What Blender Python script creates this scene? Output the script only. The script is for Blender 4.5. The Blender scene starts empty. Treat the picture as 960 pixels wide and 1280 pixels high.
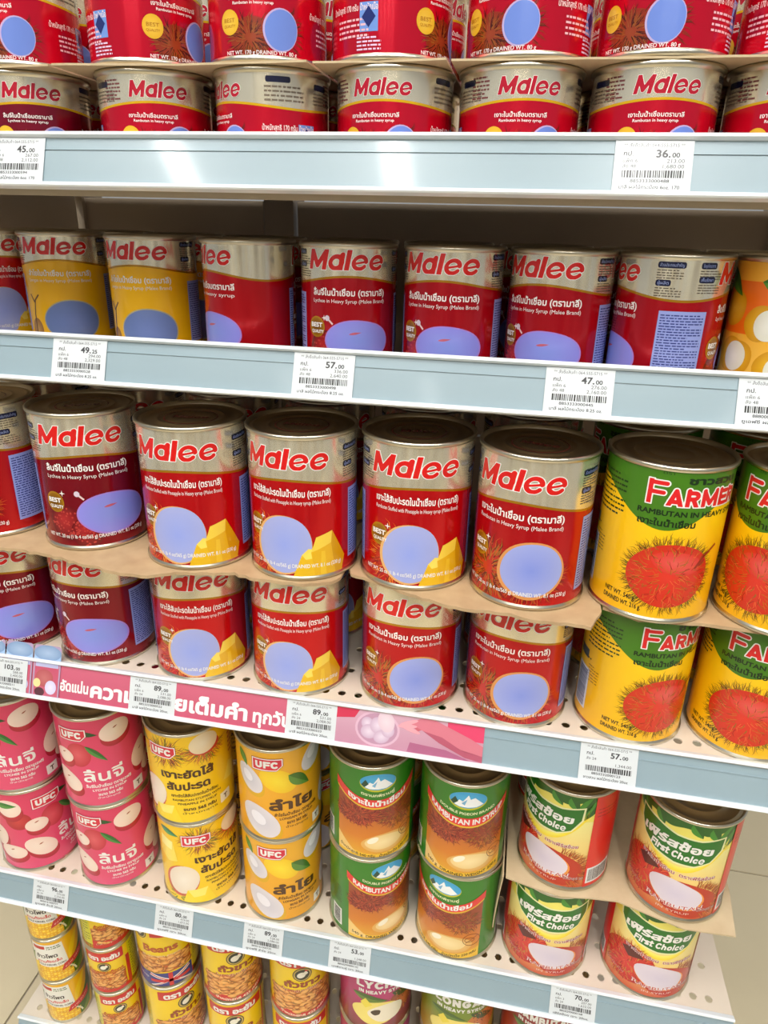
import bpy, bmesh, math, random
import numpy as np
from mathutils import Vector
PI = math.pi
sc = bpy.context.scene
COL = sc.collection
mm = 0.001
# ------------------------------------------------------------------ camera, world, lamps, exposure
cd = bpy.data.cameras.new('camera'); cam = bpy.data.objects.new('camera', cd); COL.objects.link(cam)
cd.sensor_fit = 'HORIZONTAL'; cd.sensor_width = 36.0; cd.lens = 876.75*36/960
cd.clip_start = 0.02
cam.location = (0, -0.46944, 0); cam.rotation_euler = (1.17732467, -0.02254734, 0.19487799)
sc.camera = cam
sc.view_settings.view_transform = 'Standard'; sc.view_settings.look = 'None'; sc.view_settings.gamma = 1
sc.view_settings.use_curve_mapping = False
sc.view_settings.exposure = -0.48
sc.cycles.sample_clamp_indirect = 5.0
w = bpy.data.worlds.new('world'); w.use_nodes = True; sc.world = w
w.node_tree.nodes['Background'].inputs[0].default_value = (0.93, 0.97, 1.0, 1)
w.node_tree.nodes['Background'].inputs[1].default_value = 0.45
CEIL = 2.1; FLOOR = -1.25
LAMPX = [-1.6, -0.6, 0.4, 1.4]
LAMP_W = 50.0

# ------------------------------------------------------------------ shelf measures (mm), rails lean back by T
RT = [50.2, -83.4, -374.9, -690.5, -972.5]      # rail top edge heights
RY = [15.1, 10.5, 0.0, 20.1, 27.7]              # rail top edge depth
PT = [26.7, -115.2, -376.9, -692.5, -974.5]     # shelf plate top heights
T = 0.369; HR = 36.9
XL, XR = -564.0, 258.0
BACKY = 400.0
D = 469.44

# ------------------------------------------------------------------ helpers
def lin(c):
    c = c/255.0
    return c/12.92 if c <= 0.04045 else ((c+0.055)/1.055)**2.4
def rgb(r, g, b, m=0.0): return (lin(r), lin(g), lin(b), m)

def tag(o, label=None, cat=None, group=None, kind=None):
    if label: o['label'] = label
    if cat: o['category'] = cat
    if group: o['group'] = group
    if kind: o['kind'] = kind
    return o
def empty(name, loc=(0, 0, 0)):
    o = bpy.data.objects.new(name, None); COL.objects.link(o); o.location = loc; o.empty_display_size = .02
    return o
def link(name, me, parent=None, loc=None):
    o = bpy.data.objects.new(name, me); COL.objects.link(o)
    if parent: o.parent = parent
    if loc: o.location = loc
    return o
def from_bm(name, bm, mat, parent=None, smooth=False):
    bmesh.ops.recalc_face_normals(bm, faces=bm.faces)
    me = bpy.data.meshes.new(name); bm.to_mesh(me); bm.free()
    me.materials.append(mat)
    if smooth:
        for p in me.polygons: p.use_smooth = True
    return link(name, me, parent)
def box(bm, x0, x1, y0, y1, z0, z1):
    v = [bm.verts.new((x*mm, y*mm, z*mm)) for z in (z0, z1) for y in (y0, y1) for x in (x0, x1)]
    for f in ((0,2,3,1),(4,5,7,6),(0,1,5,4),(2,6,7,3),(0,4,6,2),(1,3,7,5)): bm.faces.new([v[i] for i in f])
def prism_x(bm, prof, x0, x1):
    a = [bm.verts.new((x0*mm, y*mm, z*mm)) for y, z in prof]; b = [bm.verts.new((x1*mm, y*mm, z*mm)) for y, z in prof]
    n = len(prof)
    for i in range(n): bm.faces.new((a[i], a[(i+1) % n], b[(i+1) % n], b[i]))
    bm.faces.new(a); bm.faces.new(b[::-1])
def lathe(bm, prof, n=72):
    rings = []
    for r, z in prof:
        rings.append([bm.verts.new((r*mm*math.sin(2*PI*k/n), -r*mm*math.cos(2*PI*k/n), z*mm)) for k in range(n)] if r > 1e-6 else [bm.verts.new((0, 0, z*mm))])
    for a, b in zip(rings, rings[1:]):
        for k in range(n):
            k2 = (k+1) % n
            if len(b) == 1: bm.faces.new((a[k], a[k2], b[0]))
            elif len(a) == 1: bm.faces.new((a[0], b[k2], b[k]))
            else: bm.faces.new((a[k], a[k2], b[k2], b[k]))

def material(name, color, rough=.5, metal=0., noise=None, coat=0., bump=None):
    m = bpy.data.materials.new(name); m.use_nodes = True
    nt = m.node_tree; b = nt.nodes['Principled BSDF']
    b.inputs['Base Color'].default_value = (*color[:3], 1); b.inputs['Roughness'].default_value = rough; b.inputs['Metallic'].default_value = metal
    b.inputs['Coat Weight'].default_value = coat; b.inputs['Coat Roughness'].default_value = .08
    if noise:
        sc_, amt, c2 = noise
        tc = nt.nodes.new('ShaderNodeTexCoord'); n = nt.nodes.new('ShaderNodeTexNoise'); n.inputs['Scale'].default_value = sc_; n.inputs['Detail'].default_value = 5
        r = nt.nodes.new('ShaderNodeMapRange'); r.inputs[1].default_value = .35; r.inputs[2].default_value = .75; r.inputs[3].default_value = 0; r.inputs[4].default_value = amt
        mx = nt.nodes.new('ShaderNodeMix'); mx.data_type = 'RGBA'; mx.inputs[6].default_value = (*color[:3], 1); mx.inputs[7].default_value = (*c2[:3], 1)
        nt.links.new(tc.outputs['Object'], n.inputs['Vector']); nt.links.new(n.outputs[0], r.inputs[0]); nt.links.new(r.outputs[0], mx.inputs[0]); nt.links.new(mx.outputs[2], b.inputs['Base Color'])
        if bump:
            bp = nt.nodes.new('ShaderNodeBump'); bp.inputs['Strength'].default_value = bump; bp.inputs['Distance'].default_value = .001
            nt.links.new(n.outputs[0], bp.inputs['Height']); nt.links.new(bp.outputs[0], b.inputs['Normal'])
    return m
def print_material(name, rough, coat=0.):
    m = bpy.data.materials.new(name); m.use_nodes = True; nt = m.node_tree; b = nt.nodes['Principled BSDF']
    a = nt.nodes.new('ShaderNodeAttribute'); a.attribute_name = 'ink'
    nt.links.new(a.outputs['Color'], b.inputs['Base Color']); nt.links.new(a.outputs['Alpha'], b.inputs['Metallic'])
    b.inputs['Roughness'].default_value = rough; b.inputs['Coat Weight'].default_value = coat; b.inputs['Coat Roughness'].default_value = .12
    return m
M = dict(
    tin=material('tin', rgb(214, 208, 190), .28, 1.0),
    lid=material('lid_tin', rgb(190, 172, 140), .3, 1.0),
    litho=print_material('lithographed_tin', .2, .35),
    paper_label=print_material('paper_label', .34, .35),
    tag=print_material('tag_print', .45, .2),
    plate=material('powder_coated_steel', rgb(216, 204, 188), .45, 0, (9, .3, rgb(190, 175, 155))),
    rail=material('rail_plastic', rgb(232, 238, 242), .25, 0, None, .4),
    insert=material('rail_insert_card', rgb(146, 166, 175), .3, 0, (14, .35, rgb(136, 156, 166)), .35),
    edge=material('shelf_edge_steel', rgb(205, 188, 160), .4, .1),
    back=material('back_panel_steel', rgb(176, 160, 140), .42, 0, (4, .5, rgb(150, 135, 115))),
    card=material('cardboard', rgb(190, 162, 124), .85, 0, (55, .6, rgb(162, 132, 96)), 0, .5),
    thin_card=material('thin_board', rgb(205, 185, 150), .8, 0, (60, .5, rgb(184, 160, 124))),
    tile=material('floor_tile', rgb(216, 202, 170), .3, 0, (5, .5, rgb(202, 186, 154))),
    grout=material('grout', rgb(150, 140, 124), .9),
    ceiling=material('ceiling_paint', rgb(225, 225, 222), .8),
    wall=material('wall_paint', rgb(205, 203, 198), .7),
    dark=material('dark_steel', rgb(70, 66, 62), .6),
)
lampm = bpy.data.materials.new('lamp_diffuser'); lampm.use_nodes = True
lb = lampm.node_tree.nodes['Principled BSDF']; lb.inputs['Emission Color'].default_value = (1, .98, .94, 1); lb.inputs['Emission Strength'].default_value = 14.0

# ------------------------------------------------------------------ flat print: 2-D artwork made of coloured triangles
_txt = {}
def text_tris(s, off=0.0, res=2):
    key = (s, off, res)
    if key in _txt: return _txt[key]
    c = bpy.data.curves.new('t', 'FONT'); c.body = s; c.size = 1; c.offset = off; c.resolution_u = res
    o = bpy.data.objects.new('t', c); COL.objects.link(o)
    dg = bpy.context.evaluated_depsgraph_get(); me = bpy.data.meshes.new_from_object(o.evaluated_get(dg))
    me.calc_loop_triangles(); vs = [(v.co.x, v.co.y) for v in me.vertices]
    tr = [tuple(vs[i] for i in t.vertices) for t in me.loop_triangles]
    bpy.data.objects.remove(o); bpy.data.curves.remove(c); bpy.data.meshes.remove(me)
    xs = [p[0] for t in tr for p in t] or [0, 1]
    _txt[key] = (tr, min(xs), max(xs)); return _txt[key]

def contour(F, x0, y0, d):
    """triangles of the region F > 0 on a grid (marching squares, full cells merged along rows)"""
    ins = F > 0; c = ins[:-1, :-1].astype(int)+ins[1:, :-1]+ins[:-1, 1:]+ins[1:, 1:]; out = []
    for j in range(c.shape[0]):
        row = c[j]; nz = np.nonzero(row)[0]; i = 0; k = 0
        while k < len(nz):
            i = nz[k]
            if row[i] == 4:
                e = k
                while e+1 < len(nz) and nz[e+1] == nz[e]+1 and row[nz[e+1]] == 4: e += 1
                a, b = x0+i*d, x0+(nz[e]+1)*d; y, Y = y0+j*d, y0+(j+1)*d
                out += [((a, y), (b, y), (b, Y)), ((a, y), (b, Y), (a, Y))]; k = e+1; continue
            P = ((i, j), (i+1, j), (i+1, j+1), (i, j+1)); V = [F[q[1], q[0]] for q in P]; poly = []
            for m in range(4):
                p, q, f, g = P[m], P[(m+1) % 4], V[m], V[(m+1) % 4]
                if f > 0: poly.append((x0+p[0]*d, y0+p[1]*d))
                if (f > 0) != (g > 0): t = f/(f-g); poly.append((x0+(p[0]+(q[0]-p[0])*t)*d, y0+(p[1]+(q[1]-p[1])*t)*d))
            for m in range(1, len(poly)-1): out.append((poly[0], poly[m], poly[m+1]))
            k += 1
    return out
def seg_field(segs, bx, rad, d, caps=True):
    """distance field (rad minus distance) to line pieces; square ends where a piece is marked open"""
    x0, x1, y0, y1 = bx; nx, ny = int((x1-x0)/d)+2, int((y1-y0)/d)+2; F = np.full((ny, nx), -1.0)
    for sg in segs:
        (ax, ay), (cx, cy) = sg[:2]; thin = sg[2] if len(sg) > 2 else 0
        i0, i1 = max(int((min(ax, cx)-rad-x0)/d)-1, 0), min(int((max(ax, cx)+rad-x0)/d)+3, nx); j0, j1 = max(int((min(ay, cy)-rad-y0)/d)-1, 0), min(int((max(ay, cy)+rad-y0)/d)+3, ny)
        if i1 <= i0 or j1 <= j0: continue
        X = x0+np.arange(i0, i1)*d; Y = (y0+np.arange(j0, j1)*d)[:, None]; dx, dy = cx-ax, cy-ay; l2 = dx*dx+dy*dy or 1e-9
        t = np.clip(((X-ax)*dx+(Y-ay)*dy)/l2, 0, 1); D_ = np.hypot(X-ax-t*dx, Y-ay-t*dy)
        F[j0:j1, i0:i1] = np.maximum(F[j0:j1, i0:i1], rad-thin-D_)
    return F
_bold = {}
def bold_tris(s, r, rows=30):
    key = (s, round(r, 3), rows)
    if key in _bold: return _bold[key]
    c = bpy.data.curves.new('t', 'FONT'); c.body = s; c.size = 1; c.resolution_u = 3
    o = bpy.data.objects.new('t', c); COL.objects.link(o); dg = bpy.context.evaluated_depsgraph_get(); me = bpy.data.meshes.new_from_object(o.evaluated_get(dg))
    me.calc_loop_triangles(); vs = [(v.co.x, v.co.y) for v in me.vertices]; cnt = {}
    tr = [tuple(t.vertices) for t in me.loop_triangles]
    for t in tr:
        for a, b in ((t[0], t[1]), (t[1], t[2]), (t[2], t[0])): cnt[(min(a, b), max(a, b))] = cnt.get((min(a, b), max(a, b)), 0)+1
    seg = [(vs[a], vs[b]) for (a, b), n in cnt.items() if n == 1]
    bpy.data.objects.remove(o); bpy.data.curves.remove(c); bpy.data.meshes.remove(me)
    d = 1.0/rows; m = r+2*d; xs_ = [p[0] for p in vs]; ys_ = [p[1] for p in vs]; bx = (min(xs_)-m, max(xs_)+m, min(ys_)-m, max(ys_)+m)
    big = r+d*1.5; F = seg_field(seg, bx, big, d); dist = big-F; near = F > 0; ny, nx = F.shape; I = np.zeros((ny, nx), bool)
    for t in tr:
        (ax, ay), (b_x, b_y), (cx, cy) = (vs[i] for i in t)
        i0, i1 = max(int((min(ax, b_x, cx)-bx[0])/d), 0), int((max(ax, b_x, cx)-bx[0])/d)+2; j0, j1 = max(int((min(ay, b_y, cy)-bx[2])/d), 0), int((max(ay, b_y, cy)-bx[2])/d)+2
        X = bx[0]+np.arange(i0, min(i1, nx))*d; Y = (bx[2]+np.arange(j0, min(j1, ny))*d)[:, None]
        e = [(b_x-ax)*(Y-ay)-(b_y-ay)*(X-ax), (cx-b_x)*(Y-b_y)-(cy-b_y)*(X-b_x), (ax-cx)*(Y-cy)-(ay-cy)*(X-cx)]
        I[j0:min(j1, ny), i0:min(i1, nx)] |= ((e[0] >= 0) & (e[1] >= 0) & (e[2] >= 0)) | ((e[0] <= 0) & (e[1] <= 0) & (e[2] <= 0))
    G_ = np.where(I, np.where(near, r+dist, r+big), np.where(near, r-dist, -d)); out = contour(G_, bx[0], bx[2], d)
    xs = [p[0] for t in out for p in t] or [0, 1]; _bold[key] = (out, min(xs), max(xs)); return _bold[key]

def arc(cx, cy, rx, ry, a0, a1, n=14):
    return [(cx+rx*math.cos(math.radians(a0+(a1-a0)*i/n)), cy+ry*math.sin(math.radians(a0+(a1-a0)*i/n))) for i in range(n+1)]
def glyph(ch, h):
    """centre lines of a letter (cap height 1, x-height .72); h = half the stroke width; returns (lines, advance)"""
    t, x = 1-h, .72-h
    if ch == 'M': return [[(h, 0), (h, 1)], [(h, 1-h*.6), (.52, .22), (1.04-h, 1-h*.6)], [(1.04-h, 0), (1.04-h, 1)]], 1.04
    if ch == 'a': return [(arc(.39, .39, .39-h*.9, .39-h*.9, 0, 360, 24), .9), [(.76-h, 0), (.76-h, .76)]], .76
    if ch == 'l': return [[(h, 0), (h, 1)]], 2*h
    if ch == 'i': return [[(h, 0), (h, .7)], [(h, .8), (h, 1)]], 2*h
    if ch == 'e': return [(arc(.4, .39, .4-h*.8, .39-h*.8, 8, 322, 26), .8), ([(h*.8, .33), (.78-h*.8, .44)], .45)], .8
    if ch == 'c': return [arc(.36, .36, .36-h, .36-h, 45, 315, 18)], .66
    if ch == 'o': return [arc(.38, .36, .38-h, .36-h, 0, 360, 22)], .76
    if ch == 'h': return [[(h, 0), (h, 1)], [(h, .4)]+arc(.34, .38, .34-h, .34-h, 170, 0, 10)+[(.68-h, 0)]], .68
    if ch == 'n': return [[(h, 0), (h, .72)], [(h, .4)]+arc(.34, .38, .34-h, .34-h, 170, 0, 10)+[(.68-h, 0)]], .68
    if ch == 'r': return [[(h, 0), (h, .72)], [(h, .42)]+arc(.34, .36, .34-h, .36-h, 150, 60, 8)], .45
    if ch == 's': return [arc(.29, .53-h*.15, .27-h*.6, .2-h*.6, 40, 250, 12)+arc(.29, .2+h*.15, .29-h*.6, .2-h*.6, 80, -150, 12)], .56
    if ch == 't': return [[(.2, 1), (.2, h), (.42, h)], [(0, .66), (.44, .66)]], .44
    if ch == 'F': return [[(h, 0), (h, 1)], [(h, t), (.68, t)], [(h, .5), (.6, .5)]], .68
    if ch == 'A': return [[(h*.9, 0), (.45, 1-h*.4), (.9-h*.9, 0)], [(.2, .28), (.7, .28)]], .9
    if ch == 'R': return [[(h, 0), (h, 1)], [(h, t), (.42, t)]+arc(.42, .5+(t-.5)/2, .36-h, (t-.5)/2, 90, -90, 10)+[(h, .5)], [(.4, .5), (.78-h, 0)]], .8
    if ch == 'B': return [[(h, 0), (h, 1)], [(h, t), (.42, t)]+arc(.42, .52+(t-.52)/2, .33-h, (t-.52)/2, 90, -90, 8)+[(h, .52)], [(.42, .52)]+arc(.42, .26+h/2, .38-h, .26-h/2, 90, -90, 8)+[(h, h)]], .8
    if ch == 'P': return [[(h, 0), (h, 1)], [(h, t), (.42, t)]+arc(.42, .48+(t-.48)/2, .36-h, (t-.48)/2, 90, -90, 10)+[(h, .48)]], .76
    if ch == 'E': return [[(h, 0), (h, 1)], [(h, t), (.66, t)], [(h, .5), (.62, .5)], [(h, h), (.66, h)]], .68
    if ch == 'L': return [[(h, 1), (h, h), (.62, h)]], .64
    if ch == 'U': return [[(h, 1), (h, .38)]+arc(.4, .4, .4-h, .4-h, 180, 360, 12)+[(.8-h, 1)]], .8
    if ch == 'C': return [arc(.44, .5, .44-h, .5-h, 48, 312, 20)], .8
    if ch == 'O': return [arc(.46, .5, .46-h, .5-h, 0, 360, 24)], .92
    if ch == 'G': return [arc(.44, .5, .44-h, .5-h, 48, 345, 20)+[(.86-h, .46), (.5, .46)]], .86
    if ch == 'S': return [arc(.36, .74-h*.3, .33-h*.6, .27-h*.6, 40, 250, 12)+arc(.36, .27+h*.3, .36-h*.6, .28-h*.6, 80, -150, 12)], .72
    if ch == 'T': return [[(0, t), (.72, t)], [(.36, 0), (.36, 1)]], .72
    if ch == 'I': return [[(h, 0), (h, 1)]], 2*h
    if ch == 'N': return [[(h, 0), (h, 1)], [(h, 1-h*.5), (.8-h, h*.5)], [(.8-h, 0), (.8-h, 1)]], .8
    if ch == 'H': return [[(h, 0), (h, 1)], [(.78-h, 0), (.78-h, 1)], [(h, .5), (.78-h, .5)]], .78
    if ch == 'Y': return [[(h*.5, 1), (.4, .48), (.8-h*.5, 1)], [(.4, .48), (.4, 0)]], .8
    if ch == 'V': return [[(h*.5, 1), (.4, h*.6), (.8-h*.5, 1)]], .8
    if ch == 'D': return [[(h, 0), (h, 1)], [(h, t), (.36, t)]+arc(.36, .5, .46-h, .5-h, 90, -90, 14)+[(h, h)]], .82
    return [], .35

class Art:
    def __init__(s): s.t = []                    # (layer, ((u,v,col),(u,v,col),(u,v,col)))
    def tri(s, a, b, c, col, L): s.t.append((L, ((*a, col), (*b, col), (*c, col))))
    def quad(s, a, b, c, d, col, L): s.tri(a, b, c, col, L); s.tri(a, c, d, col, L)
    def rect(s, u0, u1, v0, v1, col, L, col2=None):
        c2 = col2 or col
        s.t.append((L, ((u0, v0, col), (u1, v0, col), (u1, v1, c2)))); s.t.append((L, ((u0, v0, col), (u1, v1, c2), (u0, v1, c2))))
    def fan(s, pts, col, L, ctr=None, cc=None):
        s.n_fan = getattr(s, 'n_fan', 0)+1; L += (s.n_fan % 40)*.022 if L == int(L) else 0     # each shape a hair above the one before
        n = len(pts); cx, cy = ctr or (sum(p[0] for p in pts)/n, sum(p[1] for p in pts)/n); cc = cc or col
        for i in range(n):
            a, b = pts[i], pts[(i+1) % n]
            s.t.append((L, ((cx, cy, cc), (*a, col), (*b, col))))
    def blob(s, cx, cy, rx, ry, col, L, rot=0, irr=0, cc=None, n=28, seed=1, ctr=None):
        r = random.Random(seed); ph = [r.uniform(0, 6.3) for _ in range(3)]; cr, sr = math.cos(math.radians(rot)), math.sin(math.radians(rot)); pts = []
        for i in range(n):
            a = 2*PI*i/n; k = 1+irr*(math.sin(2*a+ph[0])+.6*math.sin(3*a+ph[1])+.4*math.sin(5*a+ph[2]))
            x, y = rx*k*math.cos(a), ry*k*math.sin(a); pts.append((cx+x*cr-y*sr, cy+x*sr+y*cr))
        s.fan(pts, col, L, ctr or (cx, cy), cc)
    def leaf(s, x0, y0, x1, y1, w, col, L, c2=None):
        dx, dy = x1-x0, y1-y0; l = math.hypot(dx, dy); nx, ny = -dy/l, dx/l; n = 8
        P = [(x0+dx*i/n, y0+dy*i/n, w*math.sin(PI*(i/n)**.8)) for i in range(n+1)]
        for (ax, ay, aw), (bx, by, bw) in zip(P, P[1:]):
            s.quad((ax, ay), (bx, by), (bx+nx*bw, by+ny*bw), (ax+nx*aw, ay+ny*aw), col, L)
            s.quad((ax-nx*aw, ay-ny*aw), (bx-nx*bw, by-ny*bw), (bx, by), (ax, ay), c2 or col, L)
    def hairs(s, cx, cy, rx, ry, n, ln, cols, L, seed=3, a0=0, a1=360, r0=.75, w=.5, curl=.5):
        r = random.Random(seed)
        for i_ in range(n):
            L += .04 if i_ % 20 else -.76 if i_ else 0
            a = math.radians(r.uniform(a0, a1)); k = r.uniform(r0, 1.0); x, y = cx+rx*k*math.cos(a), cy+ry*k*math.sin(a)
            l = ln*r.uniform(.6, 1.2); b = a+r.uniform(-.35, .35); c = b+r.uniform(-curl, curl)*1.6
            mx, my = x+l*.55*math.cos(b), y+l*.55*math.sin(b); ex, ey = mx+l*.5*math.cos(c), my+l*.5*math.sin(c)
            nx, ny = -math.sin(b)*w/2, math.cos(b)*w/2; col = r.choice(cols)
            s.quad((x-nx, y-ny), (mx-nx*.8, my-ny*.8), (mx+nx*.8, my+ny*.8), (x+nx, y+ny), col, L); s.tri((mx-nx*.8, my-ny*.8), (ex, ey), (mx+nx*.8, my+ny*.8), col, L)
    def fuzz(s, cx, cy, rx, ry, n, ln, cols, L, seed=5, w=.5):
        r = random.Random(seed)
        for i_ in range(n):
            L += .04 if i_ % 20 else -.76 if i_ else 0
            a, k = r.uniform(0, 2*PI), math.sqrt(r.random())*.95; x, y = cx+rx*k*math.cos(a), cy+ry*k*math.sin(a)
            b = a+r.uniform(-.9, .9); c = b+r.uniform(-1, 1); l = ln*r.uniform(.5, 1.1); mx, my = x+l*.5*math.cos(b), y+l*.5*math.sin(b)
            ex, ey = mx+l*.5*math.cos(c), my+l*.5*math.sin(c); nx, ny = -math.sin(b)*w/2, math.cos(b)*w/2; col = r.choice(cols)
            s.quad((x-nx, y-ny), (mx-nx, my-ny), (mx+nx, my+ny), (x+nx, y+ny), col, L); s.tri((mx-nx, my-ny), (ex, ey), (mx+nx, my+ny), col, L)
    def text(s, t, u, v, size, col, L, width=None, bold=0, align='c', shear=0, arcv=0, off=0, slope=0):
        if not t: return
        tr, x0, x1 = text_tris(t, off) if bold < .018 else bold_tris(t, bold*.8, 32 if size > 9 else 24)
        k = (width/(x1-x0)) if width else size; W = (x1-x0)*k
        base = u-W/2 if align == 'c' else (u if align == 'l' else u-W)
        for d in (0,):
            for q in tr:
                pp = []
                for (x, y) in q:
                    X = base+(x-x0)*k+d*size+y*size*shear; pp.append((X, v+y*size+arcv*((X-u)/(W/2))**2+slope*(X-u)))
                s.tri(*pp, col, L)
    def strokes(s, lines, wd, col, L, f):
        for ln in lines:
            L += .07
            for (x0, y0), (x1, y1) in zip(ln, ln[1:]):
                dx, dy = x1-x0, y1-y0; l = math.hypot(dx, dy) or 1; nx, ny = -dy/l*wd/2, dx/l*wd/2
                s.quad(f(x0-nx, y0-ny), f(x1-nx, y1-ny), f(x1+nx, y1+ny), f(x0+nx, y0+ny), col, L)
            cl = len(ln) > 2 and math.hypot(ln[0][0]-ln[-1][0], ln[0][1]-ln[-1][1]) < 1e-6
            for (x, y) in (() if wd < 1.2 else ln[1:] if cl else ln[1:-1]):
                s.fan([f(x+wd/2*math.cos(k*PI/4), y+wd/2*math.sin(k*PI/4)) for k in range(8)], col, L)
    def logo(s, t, u, v, cap, width, col, L, stroke=.25, outline=None, ow=.14, shear=0, arcv=0, gap=.1, caps=None, slope=0):
        gl = []; x = 0
        for i, ch in enumerate(t):
            g, adv = glyph(ch, stroke/2); k = 1.0 if not caps else caps[i]
            gl.append((g, x, k)); x += adv*k+(gap if ch != ' ' else 0)
        W = x-gap; kx = width/W
        segs = []
        for g, x0, k in gl:
            for l in g:
                l, wt = l if isinstance(l, tuple) else (l, 1.0)
                segs += [((x0+a*k, b*k), (x0+c*k, e*k), (1-wt)*stroke/2) for (a, b), (c, e) in zip(l, l[1:])]
        kk = max(caps) if caps else 1.0; dd = .03 if cap > 9 else .045; m = stroke+ow+.1
        def put(rad, c_, LL):
            F = seg_field(segs, (-m, W+m, -m, kk+m), rad, dd); ymin, ymax = stroke*.06-(rad-stroke/2), kk-stroke*.02+(rad-stroke/2)
            n_ = F.shape[0]; Y = -m+np.arange(n_)*dd; F = np.minimum(F, (Y-ymin)[:, None]); F = np.minimum(F, (ymax-Y)[:, None])
            for q in contour(F, -m, -m, dd):
                pp = []
                for a, b in q:
                    y = b*cap; X = u-width/2+a*kx+y*shear; pp.append((X, v+y+arcv*((X-u)/(width/2))**2+slope*(X-u)))
                s.tri(*pp, c_, LL)
        if outline: put(stroke/2+ow/2, outline, L)
        put(stroke/2, col, L+1)
    def micro(s, u0, u1, v0, v1, n, col, L, seed=1, h=.5):
        """rows of print too small to read"""
        r = random.Random(seed); dv = (v1-v0)/n
        for i in range(n):
            y = v1-dv*(i+1)+dv*.25; x = u0; end = u1-(0 if i % 4 else r.uniform(0, (u1-u0)*.4))
            while x < end:
                l = r.uniform(1.2, 4.5); e = min(x+l, end); s.rect(x, e, y, y+dv*h, col, L); x = e+r.uniform(.5, 1.0)
    def barcode(s, u0, u1, v0, v1, L, seed=2, vertical=False, col=None):
        r = random.Random(seed); col = col or rgb(25, 25, 28); x = u0 if not vertical else v0; e = u1 if not vertical else v1; k = (e-x)/70
        while x < e:
            wd = k*r.choice([1, 1, 1.5, 2.2]); b = min(x+wd, e)
            if vertical: s.rect(u0, u1, x, b, col, L)
            else: s.rect(x, b, v0, v1, col, L)
            x = b+k*r.choice([.8, 1, 1.5])
    def rrect(s, u0, u1, v0, v1, r, col, L):
        p = []
        for cx, cy, a in ((u1-r, v1-r, 0), (u0+r, v1-r, 90), (u0+r, v0+r, 180), (u1-r, v0+r, 270)): p += arc(cx, cy, r, r, a, a+90, 5)
        s.fan(p, col, L)
    def band(s, f0, f1, c0, L, u0, u1, n=96, c1=None):
        c1 = c1 or c0
        for i in range(n):
            a, b = u0+(u1-u0)*i/n, u0+(u1-u0)*(i+1)/n
            s.t.append((L, ((a, f0(a), c0), (b, f0(b), c0), (b, f1(b), c1)))); s.t.append((L, ((a, f0(a), c0), (b, f1(b), c1), (a, f1(a), c1))))
    def add(s, o, du=0, dv=0, ku=1, kv=1):
        for L, t in o.t: s.t.append((L, tuple((p[0]*ku+du, p[1]*kv+dv, p[2]) for p in t)))

def clip(poly, ax, lim, sign):
    out = []; n = len(poly)
    for i in range(n):
        a, b = poly[i], poly[(i+1) % n]; da, db = (a[ax]-lim)*sign, (b[ax]-lim)*sign
        if da >= 0: out.append(a)
        if (da > 0 and db < 0) or (da < 0 and db > 0):
            t = da/(da-db); out.append((a[0]+(b[0]-a[0])*t, a[1]+(b[1]-a[1])*t, tuple(x+(y-x)*t for x, y in zip(a[2], b[2]))))
    return out
SEG = 96
def wrap_mesh(name, art, R, v0, v1, mat, lift=.06):
    """bend flat artwork round a can wall"""
    du = 2*PI*R/SEG; vs = []; fs = []; cs = []; ns = []
    for L, t in art.t:
        t = list(t)
        if min(p[1] for p in t) < v0: t = clip(t, 1, v0, 1)
        if len(t) > 2 and max(p[1] for p in t) > v1: t = clip(t, 1, v1, -1)
        if len(t) < 3: continue
        k0 = math.floor(min(p[0] for p in t)/du+1e-6); k1 = math.ceil(max(p[0] for p in t)/du-1e-6); r = R+.05+lift*L
        for k in range(k0, max(k1, k0+1)):
            q = t
            if k1-k0 > 1:
                q = clip(q, 0, k*du, 1)
                if len(q) > 2: q = clip(q, 0, (k+1)*du, -1)
            if len(q) < 3: continue
            ar = sum(q[i][0]*q[(i+1) % len(q)][1]-q[(i+1) % len(q)][0]*q[i][1] for i in range(len(q)))
            if abs(ar) < 1e-5: continue
            if ar < 0: q = q[::-1]
            a0, a1 = k*2*PI/SEG, (k+1)*2*PI/SEG; b = len(vs)
            for u, v, c in q:
                f = (u-k*du)/du; x = math.sin(a0)*(1-f)+math.sin(a1)*f; y = -(math.cos(a0)*(1-f)+math.cos(a1)*f)
                vs.append((x*r*mm, y*r*mm, v*mm)); th = a0+(a1-a0)*f; ns.append((math.sin(th), -math.cos(th), 0)); cs.append(c)
            fs.append(tuple(range(b, len(vs))))
    return finish(name, vs, fs, cs, mat, ns)
def finish(name, vs, fs, cs, mat, ns=None):
    me = bpy.data.meshes.new(name); me.from_pydata(vs, [], fs)
    ca = me.color_attributes.new('ink', 'FLOAT_COLOR', 'POINT'); ca.data.foreach_set('color', [x for c in cs for x in c])
    if ns:
        for p in me.polygons: p.use_smooth = True
        me.normals_split_custom_set_from_vertices(ns)
    me.materials.append(mat); return me
def flat_mesh(name, art, mat, org, ex, ey, nrm, thick=0, lift=.05):
    """flat artwork laid on a plane through org (mm); returns mesh"""
    vs = []; fs = []; cs = []
    for L, t in art.t:
        ar = (t[1][0]-t[0][0])*(t[2][1]-t[0][1])-(t[2][0]-t[0][0])*(t[1][1]-t[0][1])
        if abs(ar) < 1e-6: continue
        if ar < 0: t = t[::-1]
        b = len(vs); fs.append((b, b+1, b+2))
        for u, v, c in t:
            vs.append(tuple((org[i]+ex[i]*u+ey[i]*v+nrm[i]*(thick+lift*L))*mm for i in range(3))); cs.append(c)
    return finish(name, vs, fs, cs, mat)

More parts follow.
